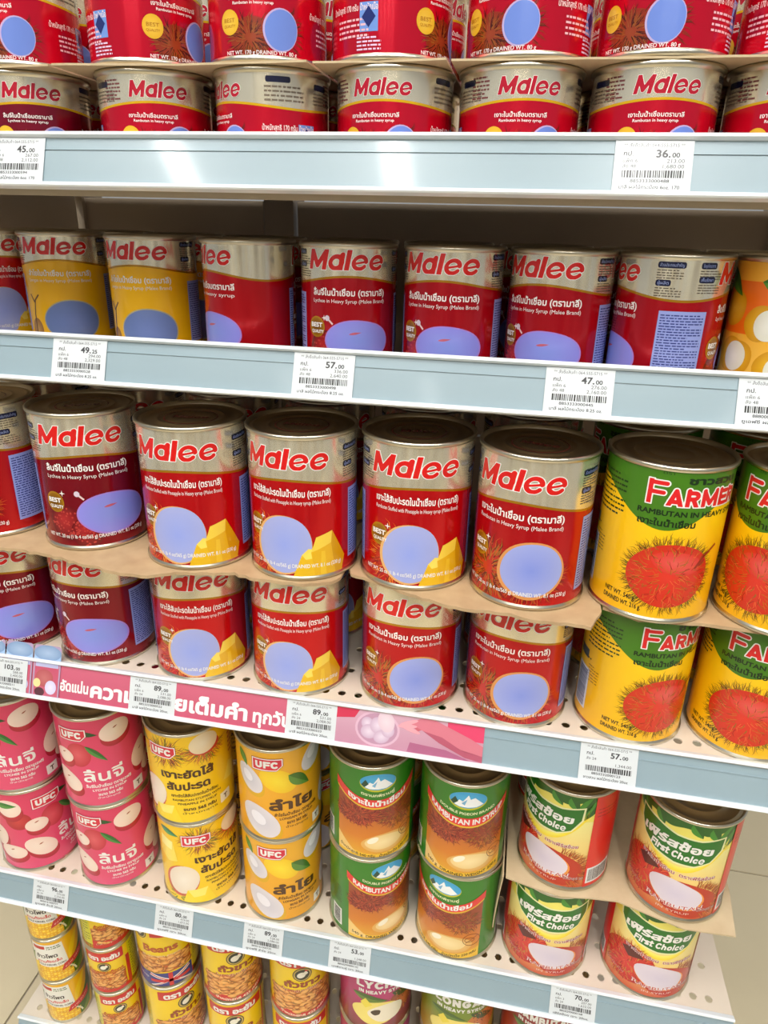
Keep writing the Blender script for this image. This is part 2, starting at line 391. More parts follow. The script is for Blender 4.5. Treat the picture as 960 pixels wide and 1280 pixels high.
# ------------------------------------------------------------------ label artwork
SILVER = rgb(246, 238, 214, .75); WHITE = rgb(240, 238, 234); GOLD = rgb(196, 142, 30, .6)
MRED = rgb(214, 26, 24); NAVY = rgb(22, 26, 60); PALE = rgb(150, 162, 222); ICE = rgb(132, 148, 226)
def wave(v0, amp, R): return lambda u: v0+amp*math.cos(2*u/R)

def malee_large(kind, R, H):
    """tall tin: silver shoulder, gold wave, coloured field with fruit; the front is printed twice round the can"""
    A = Art(); C = 2*PI*42; kv = H/116.0; ku = R/42.0
    wv = wave(78 if R > 40 else 81, 3.6, 42)
    field = dict(lychee=rgb(140, 8, 30, .5), lychee_red=rgb(190, 10, 30, .5), lychee_plain=rgb(200, 10, 26, .5), pine=rgb(212, 12, 22, .5), ramb=rgb(200, 16, 26, .5), longan=rgb(250, 190, 14, .08))[kind]
    A.band(lambda u: -8, wv, field, 0, -C/2, C/2); A.band(wv, lambda u: 116, SILVER, 0, -C/2, C/2)
    A.band(lambda u: wv(u)-.9, lambda u: wv(u)+.9, GOLD, 1, -C/2, C/2)
    for f in (0, 1):
        B = Art()
        B.logo('Malee', -4, 89.5, 16.5, 68, MRED, 3, .235, WHITE, .07, shear=.2, gap=.07)
        th = dict(lychee='ลิ้นจี่ในน้ำเชื่อม (ตรามาลี)', lychee_red='ลิ้นจี่ในน้ำเชื่อม (ตรามาลี)', lychee_plain='ลิ้นจี่ในน้ำเชื่อมตรามาลี', pine='เงาะไส้สับปะรดในน้ำเชื่อม (ตรามาลี)', ramb='เงาะในน้ำเชื่อม (ตรามาลี)', longan='ลำไยในน้ำเชื่อม (ตรามาลี)')[kind]
        en = dict(lychee='Lychee in Heavy Syrup (Malee Brand)', lychee_red='Lychee in Heavy Syrup (Malee Brand)', lychee_plain='Lychee in heavy syrup', pine='Rambutan Stuffed with Pineapple in Heavy syrup (Malee Brand)', ramb='Rambutan in Heavy Syrup (Malee Brand)', longan='Longan in Heavy Syrup (Malee Brand)')[kind]
        B.text(th, 0, 69, 7.2, WHITE, 3, width=66, bold=.03); B.text(en, 0, 63, 4.4, WHITE, 3, width=66, bold=.012)
        # seal
        if kind != 'longan':
            B.blob(-30, 42, 8.5, 9, rgb(196, 140, 24, .4), 3, cc=rgb(150, 96, 14, .4)); B.blob(-30, 42, 7.2, 7.6, rgb(176, 120, 20, .4), 4, cc=rgb(120, 74, 14, .4))
            B.text('BEST', -30, 42, 5.2, WHITE, 6, width=12.5, bold=.05); B.text('QUALITY', -29, 37, 3.7, WHITE, 6, width=13, bold=.04)
            B.fan([(-22+(2.6 if k % 2 == 0 else .7)*math.cos(k*PI/4), 50+(2.6 if k % 2 == 0 else .7)*math.sin(k*PI/4)) for k in range(8)], WHITE, 6)
        if kind.startswith('lychee'):
            cu = 17 if kind == 'lychee' else 8
            for (x, y, r, sd) in ((-22, 24, 15, 1), (-6, 16, 13, 2)):
                B.blob(x, y, r, r*1.05, rgb(96, 6, 16), 1+.3*sd, irr=.015, cc=rgb(176, 36, 40), seed=sd, ctr=(x-3, y+4))
                rr = random.Random(sd)
                for i_ in range(60):
                    a, k = rr.uniform(0, 6.28), math.sqrt(rr.random())*.9*r; px, py = x+k*math.cos(a), y+k*math.sin(a)
                    B.blob(px, py, .9, .9, rgb(186, 56, 50), 2+.012*i_, n=5)
            B.blob(cu, 31, 29, 18.5, rgb(168, 130, 214), 4, irr=.02, n=44, seed=7); B.blob(cu, 31.3, 27.6, 17.2, rgb(142, 140, 228), 5, irr=.02, cc=ICE, n=44, seed=7)
            B.leaf(cu-8, 37, cu+3, 38.5, 1.0, rgb(190, 90, 110), 6)
            B.strokes([[(cu-22, 45), (cu-26, 49)]], 1.5, rgb(230, 200, 200), 5, lambda a, b: (a, b)); B.blob(cu-27, 50, 2.2, 2.4, rgb(215, 200, 215), 5)
        if kind == 'pine':
            B.hairs(-14, 26, 22, 24, 170, 9, [rgb(176, 40, 14), rgb(214, 84, 20), rgb(120, 14, 10), rgb(232, 130, 40)], 2, seed=4, a0=90, a1=300, r0=.5, w=.7)
            B.blob(-12, 27, 20, 22, rgb(190, 30, 20), 1, cc=rgb(214, 60, 30), irr=.03)
            B.blob(-5, 29, 23, 25, rgb(232, 178, 112), 4, rot=-14, irr=.012, n=40, seed=3); B.blob(-4, 29.5, 21.5, 24, rgb(168, 176, 230), 5, rot=-14, irr=.012, cc=rgb(150, 166, 236), n=40, seed=3)
            for q, c in (([(3, 3), (10, 22), (15, 27), (22, 26), (29, 3)], rgb(236, 188, 30)), ([(10, 22), (15, 27), (22, 26), (20, 19), (13, 18)], rgb(250, 224, 96)),
                         ([(20, 3), (17, 24), (21, 36), (34, 40), (44, 3)], rgb(232, 180, 24)), ([(17, 24), (21, 36), (34, 40), (33, 30), (23, 26)], rgb(246, 212, 72)), ([(33, 30), (34, 40), (46, 16), (43, 3), (37, 3)], rgb(214, 158, 14)),
                         ([(24, 4), (25, 24), (28, 24), (29, 4)], rgb(240, 196, 40))): B.fan(q, c, 6)
        if kind == 'ramb':
            B.blob(-20, 24, 22, 24, rgb(176, 26, 18), 1, cc=rgb(204, 44, 26), irr=.03)
            B.hairs(-20, 26, 20, 22, 260, 10, [rgb(120, 30, 14), rgb(206, 90, 30), rgb(96, 20, 12), rgb(150, 110, 34)], 2, seed=4, r0=.2, w=.75)
            B.hairs(12, 30, 24, 22, 90, 7, [rgb(110, 24, 12), rgb(190, 80, 24)], 3, seed=8, a0=180, a1=380, r0=.9, w=.6)
            B.blob(13, 31, 25, 22.5, rgb(222, 150, 84), 4, rot=24, irr=.015, n=40, seed=5); B.blob(13.5, 31.5, 22.8, 20.6, rgb(160, 170, 230), 5, rot=24, irr=.015, cc=ICE, n=40, seed=5)
        if kind == 'longan':
            B.strokes([[(-34, 10), (-33, 30), (-30, 44), (-24, 50)], [(-31, 42), (-36, 50)]], 1.6, rgb(96, 62, 22), 2, lambda a, b: (a, b))
            B.blob(-32, 14, 8, 12, rgb(150, 100, 40), 1, cc=rgb(196, 148, 74)); B.blob(8, 24, 28, 22, rgb(186, 176, 140), 4, irr=.015, n=40); B.blob(8, 24, 26.8, 20.8, rgb(110, 132, 190), 5, irr=.015, cc=rgb(122, 142, 206), n=40)
        if kind != 'longan': B.text('NET WT. 20 oz (1 lb 4 oz/565 g) DRAINED WT. 8.1 oz (230 g)', 0, 11, 4.4, WHITE, 7, width=84, bold=.02)
        # side panels
        pu = 88 if kind == 'lychee_plain' else 51
        B.rect(pu, pu+(8 if pu > 60 else 31 if R > 40 else 36), 12, 70, PALE, 3); B.micro(pu+1.5, pu+(7 if pu > 60 else 29.5 if R > 40 else 34), 14, 68, 26, rgb(50, 60, 130), 4, seed=3, h=.42)
        for k, (x, y, wd, t) in enumerate(() if kind == 'lychee_plain' else ((45, 101, 20, 'ส่วนประกอบสำคัญ'), (45, 88, 11, 'ผู้ผลิต'), (76, 101, 13, 'ข้อมูลโภชนาการ'), (76, 91, 13, 'เก็บรักษา'))):
            B.rrect(x, x+wd, y, y+4.6, 1.6, NAVY, 3); B.text(t, x+wd/2, y+1.2, 3.2, rgb(150, 165, 220), 4, width=wd-3)
            B.micro(x, x+19, y-8, y-.5, 4, rgb(120, 108, 92, .4), 3, seed=k+9, h=.4)
        A.add(B, (0, C/2)[f] if f == 0 else C/2)
    O = Art(); O.add(A, 0, 4 if R < 40 else 0, ku, kv); return O

def malee_small(kind, R, H):
    A = Art(); C = 2*PI*R; field = rgb(226, 14, 50, .62) if kind == 'red' else rgb(140, 14, 46, .6)
    wv = lambda u: 40.4+2.0*math.cos(2*u/R)
    A.band(lambda u: 2, wv, field, 0, -C/2, C/2); A.band(wv, lambda u: H-2.2, SILVER, 0, -C/2, C/2); A.band(lambda u: wv(u)-.7, lambda u: wv(u)+.7, rgb(226, 180, 20, .3), 1, -C/2, C/2)
    for f in (0, 1):
        B = Art(); B.logo('Malee', 0, 44.8, 9.8, 38, rgb(176, 18, 44), 3, .24, WHITE, .05, shear=.2, gap=.07)
        B.text('ลิ้นจี่ในน้ำเชื่อมตรามาลี' if kind != 'red' else 'เงาะในน้ำเชื่อมตรามาลี', -4, 33.2, 3.4, WHITE, 3, width=32, bold=.02); B.text('Rambutan in heavy syrup' if kind == 'red' else 'Lychee in heavy syrup', -4, 30.6, 2.2, WHITE, 3, width=26, bold=.02)
        B.blob(-20, 21.5, 6.6, 6.8, rgb(226, 176, 40), 3, cc=rgb(236, 196, 70)); B.text('BEST', -20, 21.5, 3, rgb(176, 110, 20), 5, width=8); B.text('QUALITY', -20, 18.7, 2.2, rgb(176, 110, 20), 5, width=8.5)
        B.blob(-6, 13, 13, 12, rgb(140, 40, 20), 1, cc=rgb(150, 62, 30), irr=.05)
        B.hairs(-6, 13, 13, 11, 150, 6, [rgb(90, 40, 16), rgb(150, 80, 30), rgb(70, 20, 12)], 2, seed=2, r0=.2, w=.5)
        B.hairs(12, 16, 12, 13, 30, 6, [rgb(80, 30, 16), rgb(120, 50, 20)], 2, seed=6, a0=270, a1=420, r0=.9, w=.45)
        B.blob(13, 17.5, 10.9, 11.8, rgb(190, 170, 214), 4, rot=-10, irr=.01); B.blob(13.4, 17.5, 10.1, 11, rgb(110, 138, 218), 5, rot=-10, irr=.01)
        B.text('NET WT. 170 g DRAINED WT. 80 g', 0, 4.2, 3.0, rgb(240, 225, 225), 6, width=46, bold=.02)
        B.text('น้ำหนักสุทธิ 170 กรัม น้ำหนักเนื้อ', 52, 26, 4.4, rgb(240, 220, 220), 3, width=36, bold=.02); B.micro(40, 64, 12, 23, 4, rgb(240, 190, 200), 3, seed=4, h=.4)
        B.micro(-38, -25, 43, 56, 6, rgb(130, 70, 70, .3), 3, seed=7, h=.42)
        B.rrect(37, 53, 53, 56.4, 1.2, NAVY, 3); B.rrect(71, 84, 51, 54.4, 1.2, NAVY, 3); B.micro(70, 90, 42, 50, 4, rgb(130, 116, 100, .3), 3, seed=18, h=.4); B.micro(36, 62, 42, 52, 4, rgb(130, 116, 100, .3), 3, seed=8, h=.4)
        B.rect(-62, -50, 15, 30, rgb(112, 150, 222), 2); B.fan([(-56, 28), (-51.5, 22.5), (-56, 17), (-60.5, 22.5)], rgb(30, 44, 110), 3); B.micro(-64, -48, 5, 13, 4, rgb(225, 200, 230), 3, seed=12, h=.45)
        A.add(B, 0 if f == 0 else C/2)
    return A

def farmer(R, H):
    A = Art(); C = 2*PI*R
    def bd(u):
        x = (u+18+C/2) % C-C/2
        return 70.5+30*(1-math.cos(min(abs(x), 62)/62*PI))/2
    A.band(lambda u: 2.5, bd, rgb(246, 184, 8), 0, -C/2, C/2, c1=rgb(250, 200, 10)); A.band(bd, lambda u: 113.5, rgb(66, 122, 20), 0, -C/2, C/2)
    A.logo('FARMER', 2, 88.5, 11.5, 68, rgb(222, 28, 34), 3, .25, WHITE, .15, gap=.1, caps=(1.5, 1, 1, 1, 1, 1))
    A.text('ตรา', -20, 110, 3, rgb(20, 60, 20), 2, width=7); A.text('ชาวสวน', 12, 104.6, 6.6, rgb(12, 46, 14), 6, width=38, bold=.05)
    A.text('RAMBUTAN IN HEAVY SYRUP', 4, 81.3, 5.2, rgb(12, 42, 12), 3, width=80, bold=.04); A.text('เงาะในน้ำเชื่อม', -16, 73.6, 6.3, rgb(12, 42, 12), 3, width=38, bold=.04)
    cu, cv = -8, 37
    A.hairs(cu, cv, 28, 25, 330, 8, [rgb(120, 70, 6), rgb(150, 96, 10), rgb(90, 60, 10), rgb(110, 120, 20)], 2, seed=3, r0=.85, w=.42, curl=.7)
    A.blob(cu, cv, 28, 24.5, rgb(206, 44, 20), 3, irr=.02, cc=rgb(222, 52, 36), n=40); A.blob(cu+4, cv+10, 17, 9, rgb(218, 54, 44), 4, cc=rgb(226, 92, 84), irr=.03, rot=-10)
    A.fuzz(cu, cv, 28, 24, 230, 8, [rgb(206, 96, 30), rgb(190, 120, 30), rgb(150, 30, 16), rgb(232, 110, 60), rgb(140, 110, 30)], 5, seed=9, w=.36)
    A.strokes([[(cu+17, cv+6), (cu+23, cv+15), (cu+33, cv+22)], [(cu+20, cv+8), (cu+24, cv+12)]], 1.7, rgb(150, 44, 22), 6, lambda a, b: (a, b))
    A.text('NET WT. 540 g.', -39, 15, 5, rgb(30, 24, 10), 3, width=24, bold=.03, slope=-.05); A.text('DRAINED WT. 216 g.', -37, 9, 5, rgb(30, 24, 10), 3, width=29, bold=.03, slope=-.05)
    A.micro(-78, -46, 72, 104, 9, rgb(24, 56, 16), 2, seed=5, h=.36); A.micro(-92, -70, 58, 66, 2, rgb(60, 50, 20), 2, seed=6, h=.3)
    A.rect(-88, -70, 12, 50, rgb(226, 230, 236), 2); A.barcode(-86, -72, 14, 48, 3, vertical=True, col=rgb(40, 50, 90)); A.rect(-88, -74, 58, 66, rgb(90, 96, 90), 2); A.micro(-72, -60, 40, 56, 6, rgb(140, 96, 10), 2, seed=2, h=.3)
    A.logo('FARMER', 6+C/2, 79, 15, 78, rgb(222, 28, 34), 3, .27, WHITE, .13, gap=.1); A.blob(C/2-8, cv, 28, 25, rgb(206, 44, 20), 3, irr=.02)
    return A

def ufc_badge(A, u, v):
    for k, (e, c) in enumerate(((1.6, rgb(150, 30, 50)), (1.1, rgb(250, 235, 235)), (0, rgb(214, 34, 60)))):
        pts = [(u-14-e, v-6-e), (u+9, v-6-e), (u+14+e, v-1), (u+14+e, v+6+e), (u-14-e, v+6+e)]; A.fan(pts, c, 7+k)
    A.logo('UFC', u-.5, v-4, 8.2, 22, WHITE, 10, .27, gap=.12)
def ufc(kind, R, H):
    A = Art(); C = 2*PI*R
    if kind == 'lychee':
        A.band(lambda u: 2.5, lambda u: 113.5, rgb(226, 76, 116), 0, -C/2, C/2, c1=rgb(218, 54, 96))
        for k in (0, 1):
            B = Art()
            for (x, y, rx, ry, rot) in ((17, 94, 16, 12, 12), (-40, 34, 12, 18, 60), (44, 48, 13, 17, -30), (-40, 66, 12, 9, 5), (66, 92, 14, 12, 0), (-28, 12, 17, 10, 5) if False else (-72, 28, 17, 10, 5)):
                B.blob(x+1, y-6, rx*1.03, ry*1.03, rgb(176, 22, 46), 2, rot=rot, cc=rgb(206, 46, 70)); B.blob(x, y, rx, ry, rgb(242, 214, 200), 3, rot=rot, cc=rgb(246, 228, 212)); B.leaf(x-2, y+3, x+3, y+5, .8, rgb(170, 90, 60), 4)
            B.blob(-22, 70, 13, 15, rgb(196, 40, 60), 1, cc=rgb(222, 88, 100)); B.blob(-58, 74, 14, 12, rgb(178, 26, 44), 1, cc=rgb(206, 60, 60))
            B.leaf(-14, 82, 6, 60, 3.4, rgb(40, 104, 40), 5, rgb(70, 140, 60)); B.leaf(-82, 96, -56, 96, 4, rgb(40, 120, 40), 5, rgb(80, 150, 60)); B.leaf(-20, 98, 0, 94, 3, rgb(24, 80, 34), 4)
            ufc_badge(B, -26, 95)
            B.text('ลิ้นจี่', 0, 36, 19, WHITE, 5, width=40, bold=.022); B.text('ลิ้นจี่ในน้ำเชื่อม ตรายูเอฟซี', 4, 28, 5, WHITE, 5, width=46, bold=.03); B.text('LYCHEE IN SYRUP', 4, 23, 4, WHITE, 5, width=34, bold=.03); B.text('ขนาด 565 กรัม', 4, 17, 4.6, WHITE, 5, width=24, bold=.04); B.text('น้ำหนักสุทธิ', 2, 13, 3, WHITE, 5, width=22)
            B.rect(28, 42, 7, 19, rgb(238, 236, 232), 5); B.text('T', 35, 10, 8, rgb(90, 70, 50), 6, bold=.05)
            B.micro(48, 58, 78, 108, 8, rgb(150, 14, 50), 2, seed=3)
            A.add(B, k*C/2)
    elif kind == 'rambutan':
        A.band(lambda u: 2.5, lambda u: 113.5, rgb(250, 210, 22), 0, -C/2, C/2, c1=rgb(246, 198, 14))
        for k in (0, 1):
            B = Art(); dk = rgb(74, 40, 14)
            B.hairs(-20, 92, 16, 12, 120, 12, [rgb(130, 24, 40), rgb(170, 60, 40), rgb(100, 110, 20)], 2, seed=2, r0=.5, w=.6); B.hairs(20, 94, 16, 10, 120, 12, [rgb(190, 60, 40), rgb(120, 130, 24), rgb(214, 120, 40)], 2, seed=5, r0=.6, w=.6, a0=170, a1=370)
            B.blob(20, 96, 16, 10, rgb(206, 60, 40), 3); B.blob(19, 100, 15, 12, rgb(238, 216, 176), 4, cc=rgb(246, 230, 200), rot=10)
            ufc_badge(B, -24, 93)
            B.text('เงาะยัดไส้', 0, 62, 12.5, dk, 5, width=54, bold=.05); B.text('สับปะรด', 0, 47, 12.5, dk, 5, width=44, bold=.05)
            B.text('เงาะยัดไส้สับปะรดในน้ำเชื่อม', 6, 38, 5, dk, 5, width=48, bold=.03); B.text('RAMBUTAN STUFFED WITH', 8, 32.5, 3.8, dk, 5, width=50, bold=.02); B.text('PINEAPPLE IN SYRUP', 8, 27.5, 3.8, dk, 5, width=40, bold=.02); B.text('ขนาด 565 กรัม', 10, 20, 5, dk, 5, width=34, bold=.05); B.text('น้ำหนักสุทธิ', 10, 15, 3.4, dk, 5, width=36)
            B.rect(32, 46, 14, 26, rgb(244, 240, 214), 5); B.text('T', 39, 17, 8, rgb(90, 70, 30), 6, bold=.05)
            for q, c in (([(-72, 66), (-66, 92), (-50, 88), (-46, 62), (-58, 58)], rgb(252, 226, 90)), ([(-66, 92), (-50, 88), (-52, 76), (-68, 78)], rgb(255, 244, 150))): B.fan(q, c, 3)
            B.leaf(-66, 104, -42, 98, 4, rgb(40, 120, 90), 4, rgb(70, 150, 90)); B.blob(-44, 34, 19, 24, rgb(214, 90, 60), 2, rot=-30); B.blob(-42, 36, 17, 22, rgb(240, 222, 200), 3, rot=-30, cc=rgb(248, 236, 220))
            for q, c in (([(-44, 4), (-38, 22), (-16, 26), (-8, 4)], rgb(250, 216, 30)), ([(-38, 22), (-16, 26), (-20, 14), (-32, 12)], rgb(255, 236, 110))): B.fan(q, c, 4)
            B.hairs(-50, 12, 10, 10, 50, 8, [rgb(110, 140, 20), rgb(60, 110, 30)], 2, seed=9, r0=.4, w=.6); B.fan([(38, 40), (48, 58), (60, 52), (58, 34)], rgb(254, 224, 80), 3)
            B.micro(50, 58, 66, 110, 8, rgb(200, 90, 14), 2, seed=3)
            A.add(B, k*C/2)
    else:
        A.band(lambda u: 2.5, lambda u: 113.5, rgb(238, 164, 24), 0, -C/2, C/2, c1=rgb(240, 176, 40))
        for k in (0, 1):
            B = Art(); dk = rgb(80, 44, 14)
            def longan(x, y, rx, ry, rot):
                B.blob(x+1, y-4, rx*1.06, ry*1.06, rgb(226, 172, 10), 2, rot=rot); B.blob(x, y, rx, ry, rgb(226, 218, 224), 3, rot=rot, cc=rgb(206, 202, 214)); B.blob(x-2, y+3, rx*.4, ry*.4, rgb(240, 236, 244), 4, rot=rot)
            longan(31, 97, 12, 19, -40); longan(-38, 76, 12, 18, 40); longan(-28, 26, 16, 24, 45); longan(50, 40, 10, 18, -10); B.blob(-8, 78, 20, 13, rgb(246, 200, 20), 1, rot=-30, cc=rgb(252, 222, 50)); B.leaf(2, 84, 24, 66, 7, rgb(60, 110, 30), 5, rgb(90, 140, 50)); B.leaf(-50, 108, -40, 90, 4, rgb(70, 130, 40), 5)
            ufc_badge(B, -18, 98)
            B.text('ลำไย', 5, 42, 17, dk, 5, width=46, bold=.05); B.text('ลำไยในน้ำเชื่อม ตรายูเอฟซี', 10, 34, 5, dk, 5, width=46, bold=.03); B.text('LONGAN IN SYRUP', 10, 29, 4, dk, 5, width=36, bold=.03); B.text('ขนาด 565 กรัม', 10, 23, 5, dk, 5, width=22, bold=.04); B.text('น้ำหนักสุทธิ', 10, 18, 3.4, dk, 5, width=24)
            B.rect(28, 40, 9, 21, rgb(244, 240, 230), 5); B.text('T', 34, 12, 8, rgb(90, 70, 50), 6, bold=.05)
            A.add(B, k*C/2)
    return A

def pigeon(R, H):
    A = Art(); C = 2*PI*R; A.band(lambda u: 2.5, lambda u: 113.5, rgb(44, 124, 22), 0, -C/2, C/2)
    for k in (0, 1):
        B = Art(); cream = rgb(238, 206, 140)
        top = lambda u: 66+.012*u*u
        B.band(lambda u: 8+.006*u*u, lambda u: 30, rgb(226, 160, 40), 1, -41, 41, 30, c1=rgb(214, 124, 30)); B.band(lambda u: 30, top, rgb(214, 124, 30), 1, -41, 41, 30, c1=rgb(176, 84, 40))
        B.band(lambda u: 2.5, lambda u: 8+.006*u*u, rgb(240, 190, 40), 1, -41, 41, 30)
        B.fan([(-41, 84), (-41, 50), (-18, 44), (0, 52), (20, 46), (41, 50), (41, 84), (20, 70), (0, 66), (-20, 70)], rgb(160, 70, 36), 1.5, ctr=(0, 60), cc=rgb(140, 50, 34)); B.fuzz(-18, 58, 23, 13, 420, 7, [rgb(120, 24, 24), rgb(150, 40, 30), rgb(96, 16, 20), rgb(190, 76, 44)], 2, seed=2, w=.75); B.fuzz(20, 56, 20, 15, 380, 7, [rgb(140, 70, 20), rgb(170, 100, 30), rgb(110, 60, 20), rgb(150, 40, 30)], 2, seed=5, w=.7)
        B.blob(9, 22, 24, 12, rgb(226, 170, 84), 3, rot=4, cc=rgb(240, 206, 140), irr=.02); B.blob(7, 23, 19, 9, cream, 4, rot=4, cc=rgb(250, 226, 170)); B.blob(-4, 26, 6, 3.4, rgb(250, 240, 215), 5, rot=30); B.fan([(-41, 8), (-41, 28), (-18, 6)], rgb(240, 200, 120), 3)
        B.strokes([arc(32, 30, 9, 8, 0, 360, 20), arc(30, 30, 5, 3, 0, 360, 14), [(26, 26), (38, 35)]], .6, rgb(120, 50, 14), 5, lambda a, b: (a, b))
        B.band(lambda u: 65+.010*u*u, lambda u: 67+.010*u*u, rgb(226, 180, 40), 4, -42, 42, 30); B.band(lambda u: 67+.010*u*u, lambda u: 76.5+.010*u*u, rgb(226, 52, 52), 5, -43, 43, 30)
        B.fan([(-43, 85), (-43, 95), (-37, 89.5)], rgb(226, 52, 52), 5)
        if k == 0:
            B.text('เงาะในน้ำเชื่อม', 0, 69, 8.4, WHITE, 6, width=58, bold=.05, arcv=9); B.text('ตรานกพิราบคู่', 0, 80.5, 4.6, rgb(230, 236, 190), 4, width=32, bold=.03, arcv=3); B.text('น้ำหนักสุทธิ 540 กรัม   น้ำหนักเนื้อ 220 กรัม', 0, 4, 4.6, rgb(60, 40, 6), 4, width=76, arcv=7, bold=.02)
        else:
            B.text('RAMBUTAN IN SYRUP', 0, 69, 8.6, WHITE, 6, width=72, bold=.04, arcv=13); B.text('DOUBLE PIGEON BRAND', 0, 80.5, 4.2, rgb(230, 236, 190), 4, width=52, bold=.03, arcv=6); B.text('540 g  DRAINED WEIGHT 220 g', 0, 4, 5, rgb(60, 40, 6), 4, width=74, arcv=7, bold=.02)
        B.blob(0, 97, 17.6, 10.6, rgb(190, 190, 30), 3, n=36); B.blob(0, 98, 17.2, 9.4, rgb(52, 160, 214), 4, n=36, cc=rgb(80, 180, 226))
        B.fan([(-13, 92.4), (-8, 98), (-5, 96), (0, 104), (2, 99), (6, 101), (14, 93.4), (8, 90.3), (0, 89.6), (-8, 90.2)], rgb(245, 248, 250), 5, ctr=(0, 94)); B.fan([(-16, 95), (-12, 101), (-9, 96), (-13, 92)], rgb(20, 70, 50), 6); B.fan([(-6, 94), (-1, 99), (-3, 92)], rgb(120, 180, 220), 6)
        B.rect(-64, -50, 10, 34, rgb(235, 236, 230), 2); B.barcode(-62, -52, 12, 32, 3, vertical=True); B.micro(-66, -50, 42, 66, 7, rgb(24, 80, 18), 2, seed=4)
        A.add(B, k*C/2)
    return A

def first_choice(R, H):
    A = Art(); C = 2*PI*R
    A.band(lambda u: 2.5, lambda u: 40, rgb(206, 74, 40), 0, -C/2, C/2, c1=rgb(244, 206, 120)); A.band(lambda u: 40, lambda u: 84, rgb(244, 206, 120), 0, -C/2, C/2, c1=rgb(246, 236, 150)); A.band(lambda u: 84, lambda u: 113.5, rgb(246, 232, 100), 0, -C/2, C/2, c1=rgb(236, 226, 110))
    for k in (0, 1):
        B = Art(); G = rgb(20, 110, 24)
        B.band(lambda u: 104+2*math.sin(u/5), lambda u: 113.5, rgb(28, 96, 20), 1, -50, 52, 50)
        for (x0, y0, x1, y1) in ((-48, 112, -34, 92), (-38, 110, -26, 96), (46, 112, 32, 88), (52, 108, 40, 86), (26, 110, 34, 96), (-20, 112, -12, 98), (10, 112, 20, 99)): B.leaf(x0, y0, x1, y1, 5, rgb(24, 92, 22), 2, rgb(60, 140, 40))
        B.band(lambda u: 56+.02*(u-4)**2, lambda u: 62+.022*(u-4)**2, rgb(250, 220, 20), 2, -30, 44, 30, c1=rgb(250, 240, 110))
        out = lambda e: [(-37-e, 100+e), (-20, 99+e), (0, 95+e), (20, 95+e), (39+e, 99+e), (38+e, 86), (30+e*.5, 73-e*.5), (18, 67-e), (2, 66-e), (-16, 69-e), (-28-e*.5, 76-e*.5), (-36-e, 88)]
        B.fan(out(1.8), rgb(236, 236, 180), 3, ctr=(0, 84)); B.fan(out(0), G, 4, ctr=(0, 84))
        B.text('เฟิร์สช้อย', 0, 81, 11.5, WHITE, 5, width=62, bold=.05, shear=.1, arcv=0); B.logo('First Choice', 2, 70.5, 8, 46, WHITE, 5, .24, shear=.15, gap=.1)
        B.blob(-22, 36, 26, 25, rgb(196, 26, 24), 2, cc=rgb(222, 54, 44), irr=.03); B.fuzz(-22, 36, 25, 24, 230, 8, [rgb(226, 110, 60), rgb(150, 16, 18), rgb(190, 160, 60), rgb(236, 90, 60)], 3, seed=3, w=.5); B.hairs(-22, 36, 26, 25, 110, 8, [rgb(196, 90, 30), rgb(210, 150, 50)], 2, seed=6, r0=.8, w=.5, a0=40, a1=260)
        B.blob(18, 26, 30, 20, rgb(190, 44, 20), 3, rot=-18, irr=.03); B.hairs(20, 26, 28, 20, 170, 9, [rgb(176, 70, 16), rgb(206, 110, 30), rgb(140, 40, 14)], 3, seed=8, r0=.85, w=.55, a0=-60, a1=80)
        B.fan([(-18, 60), (-8, 50), (-22, 44), (-30, 52)], rgb(90, 20, 20), 4)
        B.blob(10, 30, 25, 15.5, rgb(240, 150, 60), 5, rot=-18, irr=.02); B.blob(9, 31, 24, 15, rgb(226, 214, 226), 6, rot=-18, irr=.02, cc=rgb(214, 202, 222))
        B.text('เงาะในน้ำเชื่อม  ตราเฟิร์สช้อย', 6, 52, 5.2, WHITE, 7, width=66, bold=.07, arcv=3, slope=-.06); B.text('เงาะในน้ำเชื่อม  ตราเฟิร์สช้อย', 6, 52, 5.2, rgb(170, 24, 60), 8, width=66, bold=.02, arcv=3, slope=-.06)
        B.text('RAMBUTAN', 10, 14, 6.4, WHITE, 7, width=50, bold=.06, arcv=3); B.text('RAMBUTAN', 10, 14, 6.4, rgb(190, 40, 60), 8, width=50, bold=.01, arcv=3); B.text('IN SYRUP', 10, 9, 3.4, rgb(230, 200, 190), 7, width=28)
        B.text('น้ำหนักสุทธิ 565 กรัม', 42, 14, 4.4, rgb(190, 170, 170), 7, width=24, bold=.02); B.text('น้ำหนักเนื้อ', -34, 18, 4.4, rgb(200, 150, 150), 7, width=22)
        B.rect(49, 84, 2.5, 113.5, rgb(226, 40, 32), 9); B.rect(51, 80, 8, 27, rgb(235, 235, 235), 10); B.barcode(53, 78, 10, 25, 11); B.micro(52, 80, 88, 100, 3, rgb(180, 20, 20), 10, seed=3, h=.3)
        A.add(B, 0 if k == 0 else C/2)
    return A

